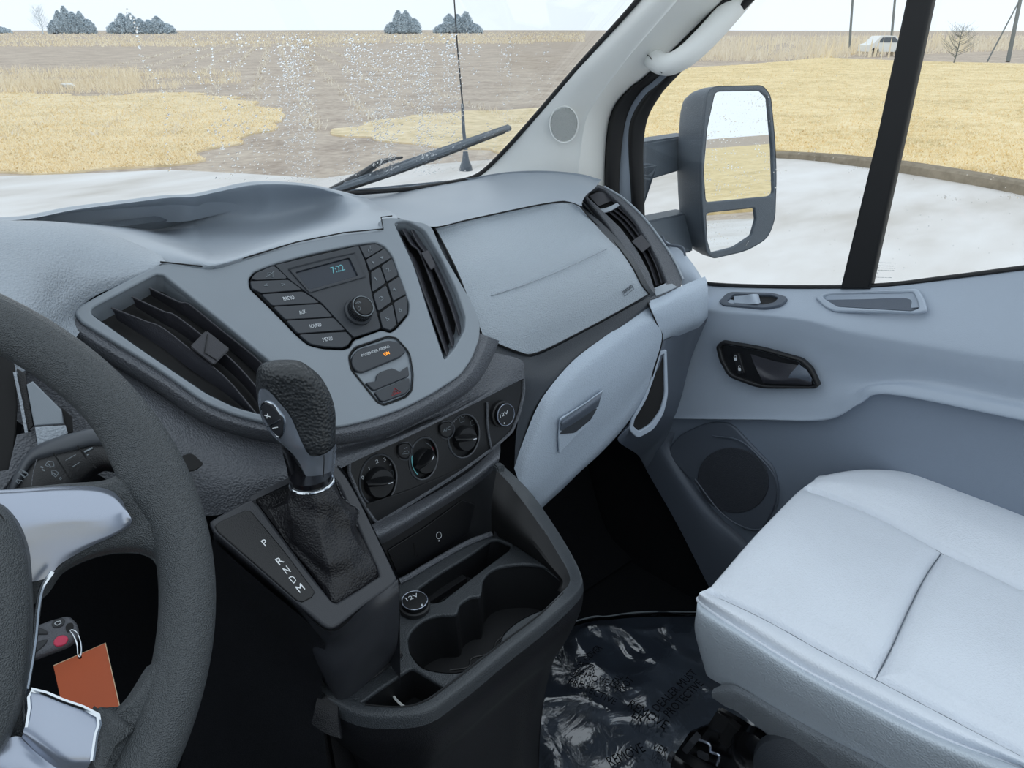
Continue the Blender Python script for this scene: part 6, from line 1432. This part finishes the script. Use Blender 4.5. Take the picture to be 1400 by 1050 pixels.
rowsS = [fit(rA, ((.020, .000, 0), (.06, -.002, 0)), 0), fit(rB, ((.020, .000, 0), (.06, -.002, 0)), 0), fit(rC0, ((.020, .000, 0), (.06, -.002, 0)), 0), fit(rC, ((.018, .003, -.001), (.06, .006, -.01)), 0)]
seat_side = patch(rowsS, 10, 8)
top_rows = [fit(rC, ((.018, .003, -.001), (.06, .006, -.01)), 0)]+[fit(r, FL.get(i_, F0), 0) for i_, r in enumerate((rC2, rD, rD2, rE, rF, rF2, rG, rH, rI, rJ, rK))]
stp = patch(top_rows, 22, 16)
seamL = [Vector(p) for p in rD]; seamR = zz([(1110, 666), (1150, 679), (1200, 699), (1245, 722), (1290, 746), (1345, 772), (1400, 798)], .51)
cross = zz([(1290, 746), (1268, 780), (1245, 826), (1224, 872), (1200, 917)], .513)
def gsel(m, lines, depth, width):
    L = [crspline(l, 10) for l in lines]
    bbs = [(min(p.x for p in l)-.02, max(p.x for p in l)+.02, min(p.y for p in l)-.02, max(p.y for p in l)+.02) for l in L]
    for v in m.vertices:
        d = 9
        for l, b in zip(L, bbs):
            if b[0] < v.co.x < b[1] and b[2] < v.co.y < b[3]:
                pz = Vector((v.co.x, v.co.y, 0)); d = min(d, seg_d(pz, [Vector((q.x, q.y, 0)) for q in l]))
        if d < width*3: v.co.z -= depth*math.exp(-(d/width)**2)
    m.update(); return m
gsel(stp, [seamL, seamR, cross], .007, .0045)
gsel(stp, [seamL, seamR, cross], .006, .016)
from mathutils.kdtree import KDTree
kd_ = KDTree(len(stp.vertices))
for i_, v in enumerate(stp.vertices): kd_.insert((v.co.x, v.co.y, 0), i_)
kd_.balance()
def conf(l, dz=.0002):
    out = []
    for p in crspline(l, 10):
        h = kd_.find_n((p.x, p.y, 0), 3); out.append(Vector((p.x, p.y, sum(stp.vertices[q[1]].co.z for q in h)/3+dz)))
    return out
seamL, seamR, cross = conf(seamL), conf(seamR), conf(cross)
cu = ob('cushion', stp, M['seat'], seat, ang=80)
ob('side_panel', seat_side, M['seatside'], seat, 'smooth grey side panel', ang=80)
ob('seam', tube([p for p in seamL], .0008, 6), M['seam'], cu); ob('seam', tube([p for p in seamR], .0008, 6), M['seam'], cu); ob('seam', tube([p for p in cross], .0008, 6), M['seam'], cu)
ob('piping', tube([Vector(p)+Vector((-.001, 0, .001)) for p in top_rows[0][1:]], .0024, 8, sub=8), M['seat'], seat)
pc = crspline([Vector(p)+Vector((-.0022, -.0, -.005)) for p in [a.lerp(b, .22) for a, b in zip(rC, rC0)]], 26)
ob('stitching', join([tube([pc[i]+Vector((-.001, 0, 0)), pc[i+1]+Vector((-.001, 0, 0))], .0013, 5) for i in range(0, len(pc)-1, 2)]), M['doordk'], seat, kind='stuff')
# woven valance at the base
vO = [(972, 953), (976, 940), (990, 936), (1010, 938), (1060, 966), (1110, 994), (1160, 1022), (1210, 1048), (1300, 1092)]
va = [[P(x, y, X=.348) for x, y in [(976, 941), (992, 936), (1012, 940), (1060, 968), (1110, 996), (1160, 1023), (1240, 1064), (1330, 1110)]], [P(x, y, X=.340) for x, y in [(973, 947), (992, 946), (1012, 950), (1060, 980), (1110, 1010), (1160, 1036), (1240, 1080), (1330, 1126)]], [P(x, y, X=.345) for x, y in [(974, 954), (992, 966), (1012, 976), (1060, 1012), (1090, 1036), (1140, 1060), (1240, 1110), (1330, 1150)]]]
ob('fabric_valance', patch(va, 6, 6, .003), M['mesh'], seat, 'woven grey fabric valance under the side panel')
# seat pedestal and mechanism
ob('pedestal', box((.61, .06, .15), (.17, 0, 0), (0, .16, 0), (0, 0, .15), .02), M['rubber'], seat)
ob('underside', box((.60, .08, .40), (.225, 0, 0), (0, .2, 0), (0, 0, .012), .01), M['rubber'], seat)
M['gloss'] = mat('gloss_black_metal', c8(16, 16, 18), .18)
def mm(x, y): return (860+x/5.833, 930+y/5.833)
def mp_(x, y, X): return P(*mm(x, y), X=X)
ob('side_bracket', bevm(prism([mp_(x, y, .37) for x, y in [(700, 240), (870, 340), (960, 400), (1180, 560), (1180, 900), (300, 900), (330, 640), (470, 430), (620, 370)]], [mp_(x, y, .37)+Vector((.012, 0, 0)) for x, y in [(700, 240), (870, 340), (960, 400), (1180, 560), (1180, 900), (300, 900), (330, 640), (470, 430), (620, 370)]]), .003), M['gloss'], seat)
def bar_(a, b, X, w, name, m='gloss'):
    p, q = mp_(*a, X), mp_(*b, X); d = (q-p)/2; n = Vector((1, 0, 0)); s = d.cross(n).normalized()
    return ob(name, box((p+q)/2, d, n*w*.7, s*w, .001), M[m], seat)
bar_((440, 560), (740, 720), .355, .0035, 'rail'); bar_((330, 610), (560, 780), .345, .006, 'rail'); bar_((480, 480), (520, 520), .352, .016, 'adjuster_block', 'hous2'); bar_((800, 400), (880, 480), .362, .003, 'rib'); bar_((850, 350), (760, 500), .360, .008, 'slotted_rib', 'void')
bar_((550, 580), (630, 620), .353, .005, 'clip', 'hous2'); bar_((320, 600), (350, 625), .342, .008, 'rail_end', 'hous2')
ob('spring', tube([mp_(x, y, .356) for x, y in [(550, 470), (640, 510), (650, 570), (720, 600), (700, 680)]], .002, 6, sub=4), M['silver'], seat)
ob('round_cover', lathe(mp_(1010, 560, .365), (-1, 0, 0), [(.034, 0), (.032, .012), (.022, .022), (.002, .026)], 28, 1, 1.3), M['gloss'], seat)
ob('recliner_cover', lathe(P(1092, 1060, X=.345), (-1, -.1, .2), [(.060, 0), (.056, .012), (.03, .022), (.002, .025)], 32), M['wedge'], seat)
